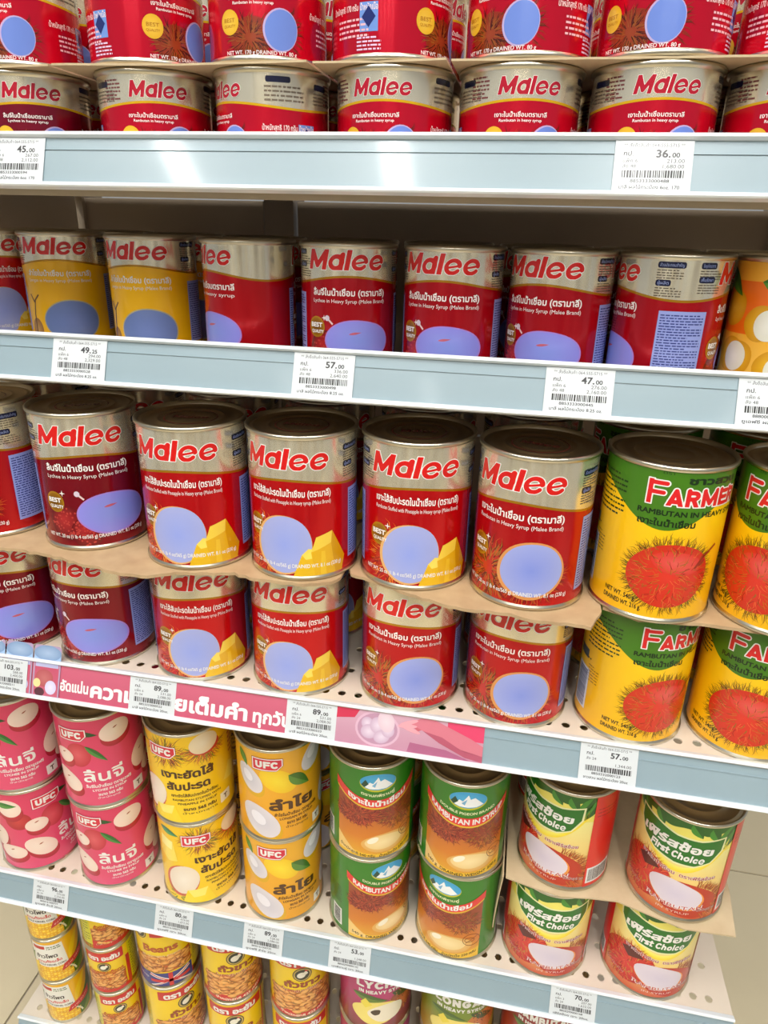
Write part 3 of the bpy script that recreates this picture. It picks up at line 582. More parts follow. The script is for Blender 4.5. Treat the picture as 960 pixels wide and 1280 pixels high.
def corn(R, H):
    A = Art(); C = 2*PI*R; r = random.Random(4)
    A.band(lambda u: 2, lambda u: H-2, rgb(240, 180, 10), 0, -C/2, C/2)
    for k in (0, 1):
        B = Art()
        for x in range(-30, 26, 4):
            for y in range(4, int(H*.42), 4): B.blob(x+r.uniform(-.6, .6), y+r.uniform(-.6, .6), 2.0, 1.8, r.choice([rgb(246, 190, 20), rgb(252, 212, 50), rgb(226, 150, 10), rgb(214, 130, 6)]), 1+r.random(), n=7, cc=rgb(255, 226, 90))
        B.fan([(-32, H*.42), (-32, H*.92), (8, H*.88), (12, H*.36)], rgb(236, 234, 226), 3); B.text('ข้าวโพด', -12, H*.6, 8, rgb(60, 50, 50), 4, width=26, bold=.05); B.text('หวานทั้งเมล็ด', -10, H*.49, 6, rgb(206, 40, 30), 4, width=30, bold=.04); B.text('WHOLE KERNEL CORN', -9, H*.42, 4, rgb(60, 50, 50), 4, width=36, bold=.04, slope=-.08); B.rect(-28, -12, H*.8, H*.87, rgb(190, 30, 30), 4); B.micro(-10, 6, H*.78, H*.86, 2, rgb(90, 110, 60), 4)
        B.leaf(12, H*.2, 50, H*.95, 9, rgb(90, 120, 16), 4, rgb(50, 90, 16)); B.leaf(16, 2, 56, H*.7, 11, rgb(60, 100, 16), 5, rgb(110, 140, 30)); B.leaf(14, H*.4, 36, H*1.0, 8, rgb(244, 200, 20), 6, rgb(230, 170, 10)); B.leaf(34, 3, 60, H*.5, 9, rgb(246, 206, 30), 6)
        B.fan([(2, H*.24), (6, H*.38), (34, H*.5), (32, H*.34)], rgb(206, 40, 40), 7); B.text('หวาน กรอบ', 18, H*.34, 4.4, rgb(250, 210, 200), 8, width=22, slope=.4); B.strokes([arc(6, 0, 14, H*.3, 20, 100, 10)], 2, rgb(240, 236, 210), 6, lambda a, b: (a, b))
        A.add(B, k*C/2)
    return A

def emblem(B, u, v, s):
    B.blob(u, v, 10*s, 10*s, rgb(60, 40, 20), 5); B.blob(u, v, 9*s, 9*s, rgb(196, 170, 90), 6); B.blob(u, v, 7.6*s, 7.6*s, rgb(40, 44, 30), 7); B.blob(u-1*s, v-.5*s, 4.6*s, 4*s, rgb(240, 236, 220), 8, rot=30); B.fan([(u-1*s, v+1*s), (u+4*s, v+5.5*s), (u+6*s, v+1*s), (u+2*s, v-2*s)], rgb(236, 232, 214), 8); B.fan([(u+2*s, v+5*s), (u+4*s, v+7*s), (u+6*s, v+4*s)], rgb(206, 30, 30), 9)
def beans_art(B, u0, u1, v0, v1, L=3, seed=1, big=1):
    r = random.Random(seed); B.rect(u0, u1, v0, v1, rgb(196, 90, 24), L-1)
    for i in range(int((u1-u0)*(v1-v0)/(16*big))):
        L += .03
        x, y = r.uniform(u0+3, u1-3), r.uniform(v0+1.5, v1-1.5); c = r.choice([(224, 140, 50), (206, 116, 36), (236, 164, 80), (190, 96, 30)])
        B.blob(x, y, 5.2*big, 2.9*big, rgb(*[int(q*.72) for q in c]), L, rot=r.uniform(-40, 40)); B.blob(x, y+.4, 4.5*big, 2.3*big, rgb(*c), L+.5, rot=r.uniform(-30, 30), cc=rgb(246, 190, 110))
def bean_small(R, H):
    A = Art(); C = 2*PI*R; A.band(lambda u: 2, lambda u: H-2, rgb(244, 206, 14), 0, -C/2, C/2); A.rect(-C/2, C/2, 2, H*.13, rgb(206, 34, 28), 2)
    for k in (0, 1):
        B = Art(); beans_art(B, -26, 24, H*.12, H*.48, seed=k+1, big=.8)
        B.band(lambda u: H*.12, lambda u: H*.2+.004*u*u, rgb(206, 34, 28), 5, -26, 24, 16); B.text('น้ำหนักสุทธิ 230 กรัม', 0, H*.13, 4, rgb(250, 220, 190), 5, width=44, bold=.03)
        B.rrect(-24, 24, H*.74, H*.94, 1.5, rgb(206, 28, 30), 4); B.text('ตรา อะยัม', 0, H*.78, 10, WHITE, 5, width=40, bold=.06); emblem(B, 0, H*.63, .8); B.text('ถั่วอบซอสมะเขือเทศ', 0, H*.49, 6, rgb(196, 70, 20), 6, width=44, bold=.05)
        B.rect(30, 62, 4, H-4, rgb(214, 206, 20), 2); B.micro(33, 60, 8, H-8, 14, rgb(130, 130, 20), 3, seed=5, h=.4); B.rect(26, 31, 10, H*.7, rgb(196, 44, 30), 3)
        A.add(B, k*C/2)
    return A
def bean_large(R, H):
    A = Art(); C = 2*PI*R; A.band(lambda u: 2, lambda u: H-2, rgb(246, 208, 12), 0, -C/2, C/2); A.rect(-C/2, C/2, 2, H*.12, rgb(196, 30, 30), 1)
    # face 0: Thai face
    B = Art(); beans_art(B, -40, 36, H*.1, H*.44, seed=4, big=1.15); B.band(lambda u: 2, lambda u: H*.12+.006*u*u, rgb(206, 30, 30), 4, -42, 38, 20); B.text('น้ำหนักสุทธิ 425 กรัม', 0, H*.04, 5, rgb(250, 226, 200), 5, width=56, bold=.04, arcv=4)
    B.rrect(-34, 36, H*.79, H*.93, 1.5, rgb(200, 26, 30), 4); B.text('ตรา อะยัม', 0, H*.815, 12, WHITE, 5, width=54, bold=.06); emblem(B, 0, H*.69, 1.1)
    B.text('ถั่วขาว', 0, H*.5, 13, rgb(150, 60, 14), 6, width=44, bold=.06); B.text('ในซอสมะเขือเทศ', 0, H*.43, 6.5, rgb(240, 214, 170), 6, width=50, bold=.07); B.text('ในซอสมะเขือเทศ', 0, H*.43, 6.5, rgb(186, 60, 30), 7, width=50, bold=.02)
    B.rect(40, 66, 3, H-3, rgb(222, 196, 16), 1); B.micro(42, 64, 20, H-20, 20, rgb(140, 120, 20), 2, seed=2, h=.4); B.rect(38, 41, 3, H-3, rgb(206, 30, 30), 2)
    A.add(B)
    # face 1: English face with a flag band
    B = Art(); beans_art(B, -40, 36, H*.26, H*.5, seed=8, big=1.1); emblem(B, -24, H*.84, 1.0); B.rect(-10, 40, H*.8, H*.96, rgb(206, 28, 30), 3)
    B.text('Beans', 0, H*.58, 15, rgb(186, 84, 14), 5, width=42, bold=.05); B.text('in tomato sauce', 0, H*.5, 6, rgb(240, 200, 140), 6, width=46, bold=.05)
    B.rect(-40, 36, 3, H*.24, rgb(44, 50, 130), 4)
    for a, c, wd in ((1, WHITE, 5), (-1, WHITE, 5), (1, rgb(206, 30, 40), 2), (-1, rgb(206, 30, 40), 2)): B.strokes([[(8-24, H*.12-a*11), (8+24, H*.12+a*11)]], wd, c, 5 if wd > 3 else 6, lambda p, q: (p, min(max(q, 3), H*.24)))
    B.rect(-16, 32, H*.1, H*.14, rgb(206, 30, 40), 7); B.rect(6, 11, 3, H*.24, rgb(206, 30, 40), 7); B.text('สูตรอังกฤษ', -28, H*.14, 5, WHITE, 7, width=18)
    B.rect(38, 62, 3, H-3, rgb(214, 190, 20), 1); B.micro(40, 60, 30, H-20, 16, rgb(130, 120, 20), 2, seed=6, h=.4)
    A.add(B, C/2); return A
def heavy_syrup(kind, R, H):
    A = Art(); C = 2*PI*R; top = dict(lychee=rgb(186, 40, 112), longan=rgb(116, 140, 26), ramb=rgb(150, 20, 34))[kind]
    bot = dict(lychee=rgb(120, 40, 30), longan=rgb(196, 150, 40), ramb=rgb(206, 60, 40))[kind]
    A.band(lambda u: 2.5, lambda u: 60, bot, 0, -C/2, C/2, c1=top); A.band(lambda u: 60, lambda u: 113.5, top, 0, -C/2, C/2)
    wd = dict(lychee='LYCHEE', longan='LONGAN', ramb='RAMBUTAN')[kind]
    for k in (0, 1):
        B = Art(); B.logo(wd, 0, 77, 12, 62, WHITE, 4, .27, gap=.12); B.logo('IN HEAVY SYRUP', 0, 68.5, 5.6, 56, WHITE, 4, .25, gap=.13); B.blob(-16, 106, 9, 6, rgb(230, 180, 30), 3); B.blob(-16, 106, 5, 3, rgb(40, 60, 30), 4)
        B.leaf(-36, 64, 6, 56, 6, rgb(60, 96, 30), 3, rgb(96, 130, 40)); B.leaf(10, 66, 40, 50, 5, rgb(40, 70, 20), 3)
        B.blob(26, 46, 20, 20, dict(lychee=rgb(150, 60, 34), longan=rgb(206, 120, 50), ramb=rgb(196, 40, 34))[kind], 2, cc=rgb(206, 110, 60)); B.fuzz(26, 46, 20, 20, 120, 4, [rgb(226, 140, 60), rgb(110, 40, 20)], 3, w=.8)
        B.blob(-8, 36, 26, 20, rgb(246, 226, 120), 4, irr=.06, n=36); B.blob(4, 36, 20, 15, rgb(246, 236, 214), 5, irr=.05); B.blob(-8, 38, 5, 5, rgb(60, 40, 16), 6, irr=.1); B.fan([(-26, 52), (-20, 60), (-12, 50), (-20, 44)], rgb(240, 220, 70), 5)
        A.add(B, k*C/2)
    return A
def orange_longan(R, H):
    A = Art(); C = 2*PI*R; A.band(lambda u: 2.5, lambda u: H*.5, rgb(244, 196, 90), 0, -C/2, C/2, c1=rgb(244, 180, 50)); A.band(lambda u: H*.5, lambda u: H-2.5, rgb(240, 110, 14), 0, -C/2, C/2); A.rect(-C/2, C/2, H*.84, H-2.5, rgb(244, 176, 50), 1)
    for k in range(4):
        B = Art()
        for (x, y, w_) in ((-18, 58, 1), (-6, 30, 1), (16, 66, 0), (20, 36, 1), (-30, 34, 0), (4, 8, 1)):
            B.blob(x, y, 11, 12, rgb(214, 150, 14), 2, cc=rgb(240, 190, 40), irr=.03)
            if w_: B.blob(x+5, y-1, 9, 10, rgb(232, 232, 214), 3, cc=rgb(244, 244, 232))
        B.leaf(-22, 84, 10, 80, 6, rgb(50, 110, 20), 4, rgb(90, 150, 40)); B.leaf(0, 92, 22, 74, 5, rgb(40, 90, 20), 5, rgb(80, 130, 30))
        A.add(B, k*C/4)
    return A

# ------------------------------------------------------------------ the cans
def can_proto(name, R, rs, H, art, mat, tab=False, lidlogo=False, ribs=False):
    """Empty root > body, label, lid (> lid_ring / pull_tab)"""
    root = empty(name)
    bm = bmesh.new()
    prof = [(0, 3), (rs-3.4, 3), (rs-2.6, .4), (rs-1, 0), (rs, 1.2), (rs-.1, 3.0), (R, 3.9)]
    if ribs: prof += [(R, 5.2), (R-.5, 6), (R, 6.8)]
    prof += [(R, H-3.9), (rs-.1, H-3.0), (rs, H-1.2), (rs-.9, H), (rs-2.0, H-.4), (rs-2.9, H-3.2)]
    lathe(bm, prof); from_bm('body', bm, M['tin'], root, True)
    bm = bmesh.new(); z = H-3.3
    lathe(bm, [(rs-2.8, z+.2), (rs-4.6, z), (rs-5.4, z+.9), (rs-6.6, z+.9), (rs-7.4, z-.1), (rs*.62, z-.1), (rs*.6, z+.6), (rs*.57, z+.6), (rs*.55, z-.1), (rs*.36, z-.1), (rs*.345, z+.3), (rs*.32, z-.1), (0, z-.1)], 60)
    lid = from_bm('lid', bm, M['lid'], root, True)
    if lidlogo:
        A = Art(); red = rgb(120, 40, 32, .3); A.strokes([arc(0, 0, rs*.47, rs*.47, 0, 360, 40)], 1.0, red, 1, lambda a, b: (a, b)); A.logo('Malee', 0, -3.5, 7, 28, red, 1, .25, gap=.1, shear=.12)
        link('lid_print', flat_mesh('lid_print', A, M['litho'], (0, 0, z), (1, 0, 0), (0, 1, 0), (0, 0, 1)), lid)
    if tab:
        bm = bmesh.new(); n = 20
        for (cx, ro, ri, k) in ((8, 9.5, 5.5, 1.25),):
            ro_ = [bm.verts.new(((cx+ro*math.cos(2*PI*i/n)*k)*mm*.9, -ro*math.sin(2*PI*i/n)*mm, (z+2.2)*mm)) for i in range(n)]; ri_ = [bm.verts.new(((cx+ri*math.cos(2*PI*i/n)*k)*mm*.9, -ri*math.sin(2*PI*i/n)*mm, (z+2.2)*mm)) for i in range(n)]
            fs = [bm.faces.new((ro_[i], ro_[(i+1) % n], ri_[(i+1) % n], ri_[i])) for i in range(n)]
            g = bmesh.ops.extrude_face_region(bm, geom=fs); bmesh.ops.translate(bm, verts=[e for e in g['geom'] if isinstance(e, bmesh.types.BMVert)], vec=(0, 0, -.0012))
        box(bm, -11, -2, -4, 4, z+.2, z+2.0)
        t = from_bm('pull_tab', bm, M['tin'], lid)
        t.rotation_euler.z = PI/2
    link('label', wrap_mesh('label', art, R, 3.9, H-3.9, mat), root)
    return root
def copy_tree(o, parent=None):
    c = o.copy(); COL.objects.link(c)
    if parent: c.parent = parent
    for ch in list(o.children): copy_tree(ch, c)
    return c
PROTO = {}; USED = set()
DES = {
 'ms_red': lambda: can_proto('squat_fruit_can', 38.2, 39.7, 62, malee_small('red', 38.2, 62), M['litho']),
 'ms_maroon': lambda: can_proto('squat_fruit_can', 38.2, 39.7, 62, malee_small('maroon', 38.2, 62), M['litho']),
 'm2_longan': lambda: can_proto('fruit_can', 36.6, 38, 100, malee_large('longan', 36.6, 100), M['litho']),
 'm2_lychee': lambda: can_proto('fruit_can', 36.6, 38, 100, malee_large('lychee_red', 36.6, 100), M['litho']),
 'm2_plain': lambda: can_proto('fruit_can', 36.6, 38, 100, malee_large('lychee_plain', 36.6, 100), M['litho']),
 'm2_pine': lambda: can_proto('fruit_can', 36.6, 38, 100, malee_large('pine', 36.6, 100), M['litho']),
 'm2_orange': lambda: can_proto('fruit_can', 36.6, 38, 100, orange_longan(36.6, 100), M['paper_label']),
 'm3_lychee': lambda: can_proto('fruit_can', 42, 43.5, 116, malee_large('lychee', 42, 116), M['litho'], lidlogo=True),
 'm3_pine': lambda: can_proto('fruit_can', 42, 43.5, 116, malee_large('pine', 42, 116), M['litho'], lidlogo=True),
 'm3_ramb': lambda: can_proto('fruit_can', 42, 43.5, 116, malee_large('ramb', 42, 116), M['litho'], lidlogo=True),
 'farmer': lambda: can_proto('fruit_can', 42, 43.5, 116, farmer(42, 116), M['paper_label'], ribs=True),
 'u_lychee': lambda: can_proto('fruit_can', 42, 43.5, 116, ufc('lychee', 42, 116), M['paper_label'], tab=True),
 'u_ramb': lambda: can_proto('fruit_can', 42, 43.5, 116, ufc('rambutan', 42, 116), M['paper_label'], tab=True),
 'u_longan': lambda: can_proto('fruit_can', 42, 43.5, 116, ufc('longan', 42, 116), M['paper_label'], tab=True),
 'pigeon': lambda: can_proto('fruit_can', 42, 43.5, 116, pigeon(42, 116), M['paper_label']),
 'fc': lambda: can_proto('fruit_can', 42, 43.5, 116, first_choice(42, 116), M['paper_label']),
 'corn': lambda: can_proto('corn_can', 26.6, 27.6, 77, corn(26.6, 77), M['paper_label']),
 'bean_s': lambda: can_proto('bean_can', 28.2, 29.3, 79, bean_small(28.2, 79), M['paper_label']),
 'bean_l': lambda: can_proto('bean_can', 35, 36.4, 110, bean_large(35, 110), M['paper_label']),
 'hs_lychee': lambda: can_proto('fruit_can', 42, 43.5, 116, heavy_syrup('lychee', 42, 116), M['paper_label']),
 'hs_longan': lambda: can_proto('fruit_can', 42, 43.5, 116, heavy_syrup('longan', 42, 116), M['paper_label']),
 'hs_ramb': lambda: can_proto('fruit_can', 42, 43.5, 116, heavy_syrup('ramb', 42, 116), M['paper_label']),
}
def can(design, X, Y, Z, deg, label, group, cat='can', lean=0):
    """deg: how far the label's middle is turned to the viewer's right of the line to the camera"""
    if design not in PROTO: PROTO[design] = DES[design](); o = PROTO[design]
    else: o = copy_tree(PROTO[design])
    o.location = (X*mm, Y*mm, Z*mm); o.rotation_euler = (0, lean, math.atan2(-X, D+Y)+math.radians(deg))
    return tag(o, label, cat, group)

# ================================================================== the place
# floor of separate tiles, ceiling with strip lamps, wall across the aisle
bm = bmesh.new(); box(bm, -3340, 3340, -9300, 2340, FLOOR/mm-30, FLOOR/mm-3); fl = from_bm('floor', bm, M['grout']); tag(fl, 'floor of large beige polished tiles under the shelves', None, None, 'structure')
bm = bmesh.new(); box(bm, 0, 796, 0, 796, -8, 0); bmesh.ops.bevel(bm, geom=[e for e in bm.edges if all(v.co.z > -.001 for v in e.verts)], offset=.0015, segments=1); tl = from_bm('tile', bm, M['tile'], fl)
k = 0
for i in range(-3, 3):
    for j in range(-11, 2):
        o = tl if k == 0 else tl.copy()
        if k: COL.objects.link(o)
        k += 1; o.location = ((-738+800*i+2+800*1)*mm, (736+800*j-798+800)*mm, FLOOR)
bm = bmesh.new(); box(bm, -3300, 3300, -9300, 2300, CEIL/mm, CEIL/mm+60); tag(from_bm('ceiling', bm, M['ceiling']), None, None, None, 'structure')
bm = bmesh.new(); box(bm, -3300, 3300, -9360, -9300, FLOOR/mm, CEIL/mm); tag(from_bm('wall_front', bm, M['wall']), None, None, None, 'structure')
for i, x in enumerate(LAMPX):
    for y, near in ((-1.9, 1), (-4.9, 0), (-7.6, 0)):
        L = empty('ceiling_lamp', (x, y, CEIL)); tag(L, 'long white strip lamp under the shop ceiling', 'lamp', 'ceiling strip lamps over the aisle')
        bm = bmesh.new(); box(bm, -70, 70, -1250, 1250, -35, 0); from_bm('housing', bm, M['rail'], L)
        bm = bmesh.new(); box(bm, -55, 55, -1230, 1230, -40, -34); from_bm('diffuser', bm, lampm, L)
        if near:
            ld = bpy.data.lights.new('tube_light', 'AREA'); ld.shape = 'RECTANGLE'; ld.size = .11; ld.size_y = 2.46; ld.energy = LAMP_W; ld.color = (1, .985, .95)
            lo = bpy.data.objects.new('tube_light', ld); COL.objects.link(lo); lo.parent = L; lo.location = (0, 0, -.045)
# unseen gondola added behind the camera to give the tins light and dark reflections
OG = empty('reflection_shelving', (0, -1.75, FLOOR)); tag(OG, 'unseen white shelving across the aisle, added for reflections, filled with cartons', 'shelving')
r_ = random.Random(11)
bm = bmesh.new(); box(bm, -3000, 3000, -420, -400, 0, 1420); from_bm('back_panel', bm, M['back'], OG)
for x in range(-3000, 3001, 1000):
    bm = bmesh.new(); box(bm, x-25, x+25, -400, 0, 0, 1440); from_bm('post', bm, M['ceiling'], OG)
CM = [material('carton_'+n, c, .6) for n, c in (('white', rgb(232, 230, 222)), ('cream', rgb(222, 208, 180)), ('brown', rgb(150, 120, 90)), ('grey', rgb(120, 116, 114)), ('pale_blue', rgb(190, 205, 225)), ('ivory', rgb(240, 236, 220)), ('bright', rgb(240, 240, 240)))]  # mostly pale tones, chosen to brighten the reflections in the silver tins
for z in (120, 440, 760, 1080):
    bm = bmesh.new(); box(bm, -2975, 2975, -398, 10, z-30, z); from_bm('shelf_board', bm, M['ceiling'], OG)
    x = -2900
    while x < 2800:
        wd = r_.choice((90, 130, 180, 240))
        if not any(abs(q-(x+wd/2)) < wd/2+40 for q in range(-3000, 3001, 1000)):
            bm = bmesh.new(); box(bm, x, x+wd-12, -380, -20-r_.randint(0, 40), z, z+r_.choice((200, 240, 270))); from_bm('carton', bm, r_.choice(CM), OG)
        x += wd
# gondola frame
G = empty('back_shelving', (0, BACKY*mm, FLOOR)); tag(G, 'beige steel back panels and posts carrying the shelves', 'shelving')
xs = [XL-20, -300, XR+20]
fz = FLOOR/mm
zs = [fz+120, fz+420, fz+720, fz+1000, fz+1270, fz+1560]
for a, b in ((xs[0], -318), (-278, xs[2])):
    for z0, z1 in zip(zs, zs[1:]):
        bm = bmesh.new(); box(bm, a+1.5, b-1.5, 0, 12, z0+1.5-fz, z1-1.5-fz); from_bm('back_panel', bm, M['back'], G)
for x in (XL-8, -298, XR+8):
    bm = bmesh.new(); box(bm, x-18, x+18, -6, 40, 0, 1580); o = from_bm('post', bm, M['back'], G)

# shelves
def rail_pt(s, x, b, n): return (x, RY[s]-b*math.sin(T)-n*math.cos(T), RT[s]-b*math.cos(T)+n*math.sin(T))
def perforated(bm, x0, x1, y0, y1, z, th, px=14.5, py=34.0, r=3.7):
    """steel sheet with round holes, every hole cut through"""
    nx = int((x1-x0-12)//px); ny = int((y1-y0-20)//py); ox = x0+((x1-x0)-nx*px)/2; oy = y0-4
    def V(x, y, zz): return bm.verts.new((x*mm, y*mm, zz*mm))
    def quad(a, b, c, d):
        for zz in (z, z-th): bm.faces.new([V(x, y, zz) for x, y in (a, b, c, d)])
    e = oy+ny*py; quad((x0, e), (x1, e), (x1, y1), (x0, y1)); quad((x0, oy), (ox, oy), (ox, e), (x0, e)); quad((ox+nx*px, oy), (x1, oy), (x1, e), (ox+nx*px, e))
    n = 12
    for i in range(nx):
        for j in range(ny):
            cx, cy = ox+(i+.5)*px, oy+(j+.5)*py; hx, hy = px/2, py/2
            sq = [(hx, 0), (hx, hy), (hx*.5, hy), (0, hy), (-hx*.5, hy), (-hx, hy), (-hx, 0), (-hx, -hy), (-hx*.5, -hy), (0, -hy), (hx*.5, -hy), (hx, -hy)]
            an = [0, 50, 72, 90, 108, 130, 180, 230, 252, 270, 288, 310]
            for zz in (z, z-th):
                o = [V(cx+a, cy+b, zz) for a, b in sq]; h = [V(cx+r*math.cos(math.radians(q)), cy+r*math.sin(math.radians(q)), zz) for q in an]
                for q in range(n): bm.faces.new((o[q], o[(q+1) % n], h[(q+1) % n], h[q]))
            a = [V(cx+r*math.cos(math.radians(q)), cy+r*math.sin(math.radians(q)), z) for q in an]; b = [V(cx+r*math.cos(math.radians(q)), cy+r*math.sin(math.radians(q)), z-th) for q in an]
            for q in range(n): bm.faces.new((a[q], a[(q+1) % n], b[(q+1) % n], b[q]))
SHELF = []
names = ['uppermost shelf carrying squat red cans, wide pale blue price rail', 'second shelf from top, pale blue price rail, single layer of cans', 'middle shelf with pink promotional strip in its price rail', 'shelf of pink, orange and green cans below the pink promotional strip', 'lowest shelf in view, stacked with corn and bean cans']
for s in range(5):
    S = empty('gondola_shelf', (0, 0, 0)); tag(S, names[s], 'shelf', 'gondola shelves'); SHELF.append(S)
    yb = BACKY-8; z = PT[s]; yf = RY[s]+(5 if s < 2 else 2)
    bm = bmesh.new()
    if s in (2, 3, 4): perforated(bm, XL, XR, yf, yb, z, 1.2)
    else: box(bm, XL, XR, yf, yb, z-1.5, z)
    p_ = from_bm('plate', bm, M['plate'], S)
    bm = bmesh.new(); dz = (15.5, 4.6, 20, 20, 20)[s]
    box(bm, XL, XR, yf-.5, yf+2, z-dz, z-1.3); box(bm, XL, XL+2, yf+2.2, yb, z-dz, z-1.3); box(bm, XR-2, XR, yf+2.2, yb, z-dz, z-1.3); from_bm('folded_edge', bm, M['edge'], S)
    for x in (XL+4, XR-6):
        bm = bmesh.new()
        a = [bm.verts.new((x*mm, y*mm, zz*mm)) for y, zz in ((yb-6, z-3), (yb-6, z-90), (yb-40, z-86), (yf+60, z-26), (yf+60, z-3))]; b = [bm.verts.new((v.co.x+.002, v.co.y, v.co.z)) for v in a]
        bm.faces.new(a); bm.faces.new(b[::-1])
        for i in range(5): bm.faces.new((a[i], a[(i+1) % 5], b[(i+1) % 5], b[i]))
        from_bm('bracket', bm, M['plate'], S)
    # price rail profile in (b down the slope, n outwards)
    def P(b, n): q = rail_pt(s, 0, b, n); return (q[1], q[2])
    bm = bmesh.new()
    prism_x(bm, [P(0, -3), P(0, 2.2), P(.6, 3.0), P(2.4, 3.0), P(3.4, .8), P(3.4, -3)], XL, XR); from_bm('rail_lip', bm, M['rail'], S)
    bm = bmesh.new(); prism_x(bm, [P(3.4, -3), P(3.4, -.6), P(HR-3.6, -.6), P(HR-3.6, -3)], XL, XR); from_bm('rail_insert', bm, M['insert'], S)
    bm = bmesh.new(); prism_x(bm, [P(HR-3.6, -3), P(HR-3.6, 1.4), P(HR-2.8, 2.8), P(HR-.8, 3.2), P(HR, 2.2), P(HR, -3)], XL, XR); from_bm('rail_lower_lip', bm, M['rail'], S)
    bm = bmesh.new(); prism_x(bm, [P(10.8, -.62), P(10.8, .1), P(11.4, .1), P(11.4, -.62)], XL, XR); from_bm('rail_groove', bm, M['insert'], S)

# ------------------------------------------------------------------ price tags
EX = (1, 0, 0); EY = (0, math.sin(T), math.cos(T)); NN = (0, -math.cos(T), math.sin(T))
def price_tag(s, x0, x1, big, small, p1, p2, code, name, label, pack='แพ็ค 6', lot='ลัง 48', drop=0):
    A = Art(); W = 44.0; Hh = 33.5; ink = rgb(58, 58, 62)
    A.rect(-W/2, W/2, 0, Hh, rgb(212, 217, 220), 2)
    A.text('** สั่งซื้อสินค้า 064-555-5715 **', 0, Hh-4.2, 3.2, ink, 3, width=34)
    A.text('กป.', -W/2+5, Hh-10, 4.2, ink, 3, align='l', bold=.02); A.text(big, 9.5, Hh-11, 7, ink, 3, align='r', bold=.035); A.text(small, 10.3, Hh-11, 4.4, ink, 3, align='l', bold=.03) if small else None
    A.text(pack, -W/2+5, Hh-14.4, 3.3, ink, 3, align='l'); A.text(lot, -W/2+5, Hh-18, 3.3, ink, 3, align='l'); A.text(p1, 17.5, Hh-14.6, 3.7, ink, 3, align='r'); A.text(p2, 17.5, Hh-18.2, 3.7, ink, 3, align='r')
    A.barcode(-W/2+5, W/2-4, Hh-24.5, Hh-19.6, 3, seed=int(code[-3:])); A.text(code, -1, Hh-27.6, 3, ink, 3, width=22, bold=.02); A.text(name, -1, Hh-31.8, 3.2, ink, 3, width=34, bold=.02)
    xc = (x0+x1)/2; B_ = Art(); B_.add(A, 0, 0, 1, .88); A = B_; Hh *= .88
    o = link('price_tag', flat_mesh('price_tag', A, M['tag'], rail_pt(s, 0, Hh+3.75, .25+drop), EX, EY, NN)); o.location.x = xc*mm
    # card behind the print gives the tag its thickness
    bm = bmesh.new(); c0 = rail_pt(s, 0, Hh+3.75, 0.05+drop); vs_ = []
    for n in (0, .28):
        for (u, v) in ((-W/2, 0), (W/2, 0), (W/2, Hh), (-W/2, Hh)): vs_.append(bm.verts.new(tuple((c0[i]+EX[i]*u+EY[i]*v+NN[i]*n)*mm for i in range(3))))
    for f in ((0, 1, 2, 3), (4, 5, 6, 7), (0, 1, 5, 4), (1, 2, 6, 5), (2, 3, 7, 6), (3, 0, 4, 7)): bm.faces.new([vs_[i] for i in f])
    from_bm('card', bm, M['rail'], o)
    tag(o, label, 'price tag', 'paper price tags in the shelf rails'); return o
SC = 'มาลี ผลไม้กระป๋อง 8.25 oz.'
price_tag(0, -375, -331, '45.', '00', '267.00', '2,112.00', '8853333000594', 'มาลี ผลไม้กระป๋อง 6oz. 170', 'white price tag reading 45.00 at the left of the uppermost rail')
price_tag(0, 43, 87, '36.', '00', '213.00', '1,680.00', '8853333000488', 'มาลี ผลไม้กระป๋อง 6oz. 170', 'white price tag reading 36.00 on the uppermost rail')
price_tag(1, -345, -301, '49.', '25', '294.00', '2,329.00', '8853333000528', SC, 'white price tag reading 49.25 below the yellow cans')
price_tag(1, -156, -113, '57.', '00', '336.00', '2,640.00', '8853333000498', SC, 'white price tag reading 57.00, second from left on the second rail')
price_tag(1, 19, 60, '47.', '00', '276.00', '2,160.00', '8853333000445', SC, 'white price tag reading 47.00, third from left on the second rail')
price_tag(1, 137, 181, '52.', '00', '306.00', '2,400.00', '8880000123456', 'ยูเอฟซี ผลไม้กระป๋อง', 'white price tag cut by the picture edge below the orange can')
price_tag(2, -458, -414, '103.', '00', '588.00', '2,400.00', '8853333000511', 'มาลี ผลไม้กระป๋อง 20oz.', 'white price tag reading 103 in front of the printed clear jars', 'แพ็ค 6', 'ลัง 24', 1.4)
price_tag(2, -312, -270, '89.', '00', '531.00', '2,088.00', '8853333000522', 'มาลี ผลไม้กระป๋อง 20oz.', 'white price tag reading 89 covering part of the pink strip lettering', 'แพ็ค 6', 'ลัง 24')
price_tag(2, -167, -124, '89.', '00', '531.00', '2,088.00', '8853333000533', 'มาลี ผลไม้กระป๋อง 20oz.', 'white price tag reading 89 between pink lettering and printed hand picture', 'แพ็ค 6', 'ลัง 24')
price_tag(2, 77, 119, '57.', '00', '', '1,344.00', '8850332000123', 'ชาวสวน ผลไม้กระป๋อง 20oz', 'white price tag reading 57.00 below the yellow and green cans', 'ลัง 24', '')
price_tag(3, -483, -439, '96.', '00', '570.00', '2,256.00', '8850161000777', 'ยูเอฟซี ลิ้นจี่ 20oz.', 'white price tag below the pink cans', 'แพ็ค 6', 'ลัง 24')
price_tag(3, -333, -291, '80.', '00', '474.00', '1,872.00', '8850161000712', 'ยูเอฟซี เงาะ 20oz.', 'white price tag below the yellow cans with black lettering', 'แพ็ค 6', 'ลัง 24')
price_tag(3, -231, -189, '89.', '00', '528.00', '2,088.00', '8850161000732', 'ยูเอฟซี ลำไย 20oz.', 'white price tag below the orange longan cans', 'แพ็ค 6', 'ลัง 24')
price_tag(3, -137, -94, '53.', '00', '', '1,248.00', '8850299000142', 'นกพิราบคู่ เงาะ 20oz.', 'white price tag reading 53 below the green cans', 'ลัง 24', '')
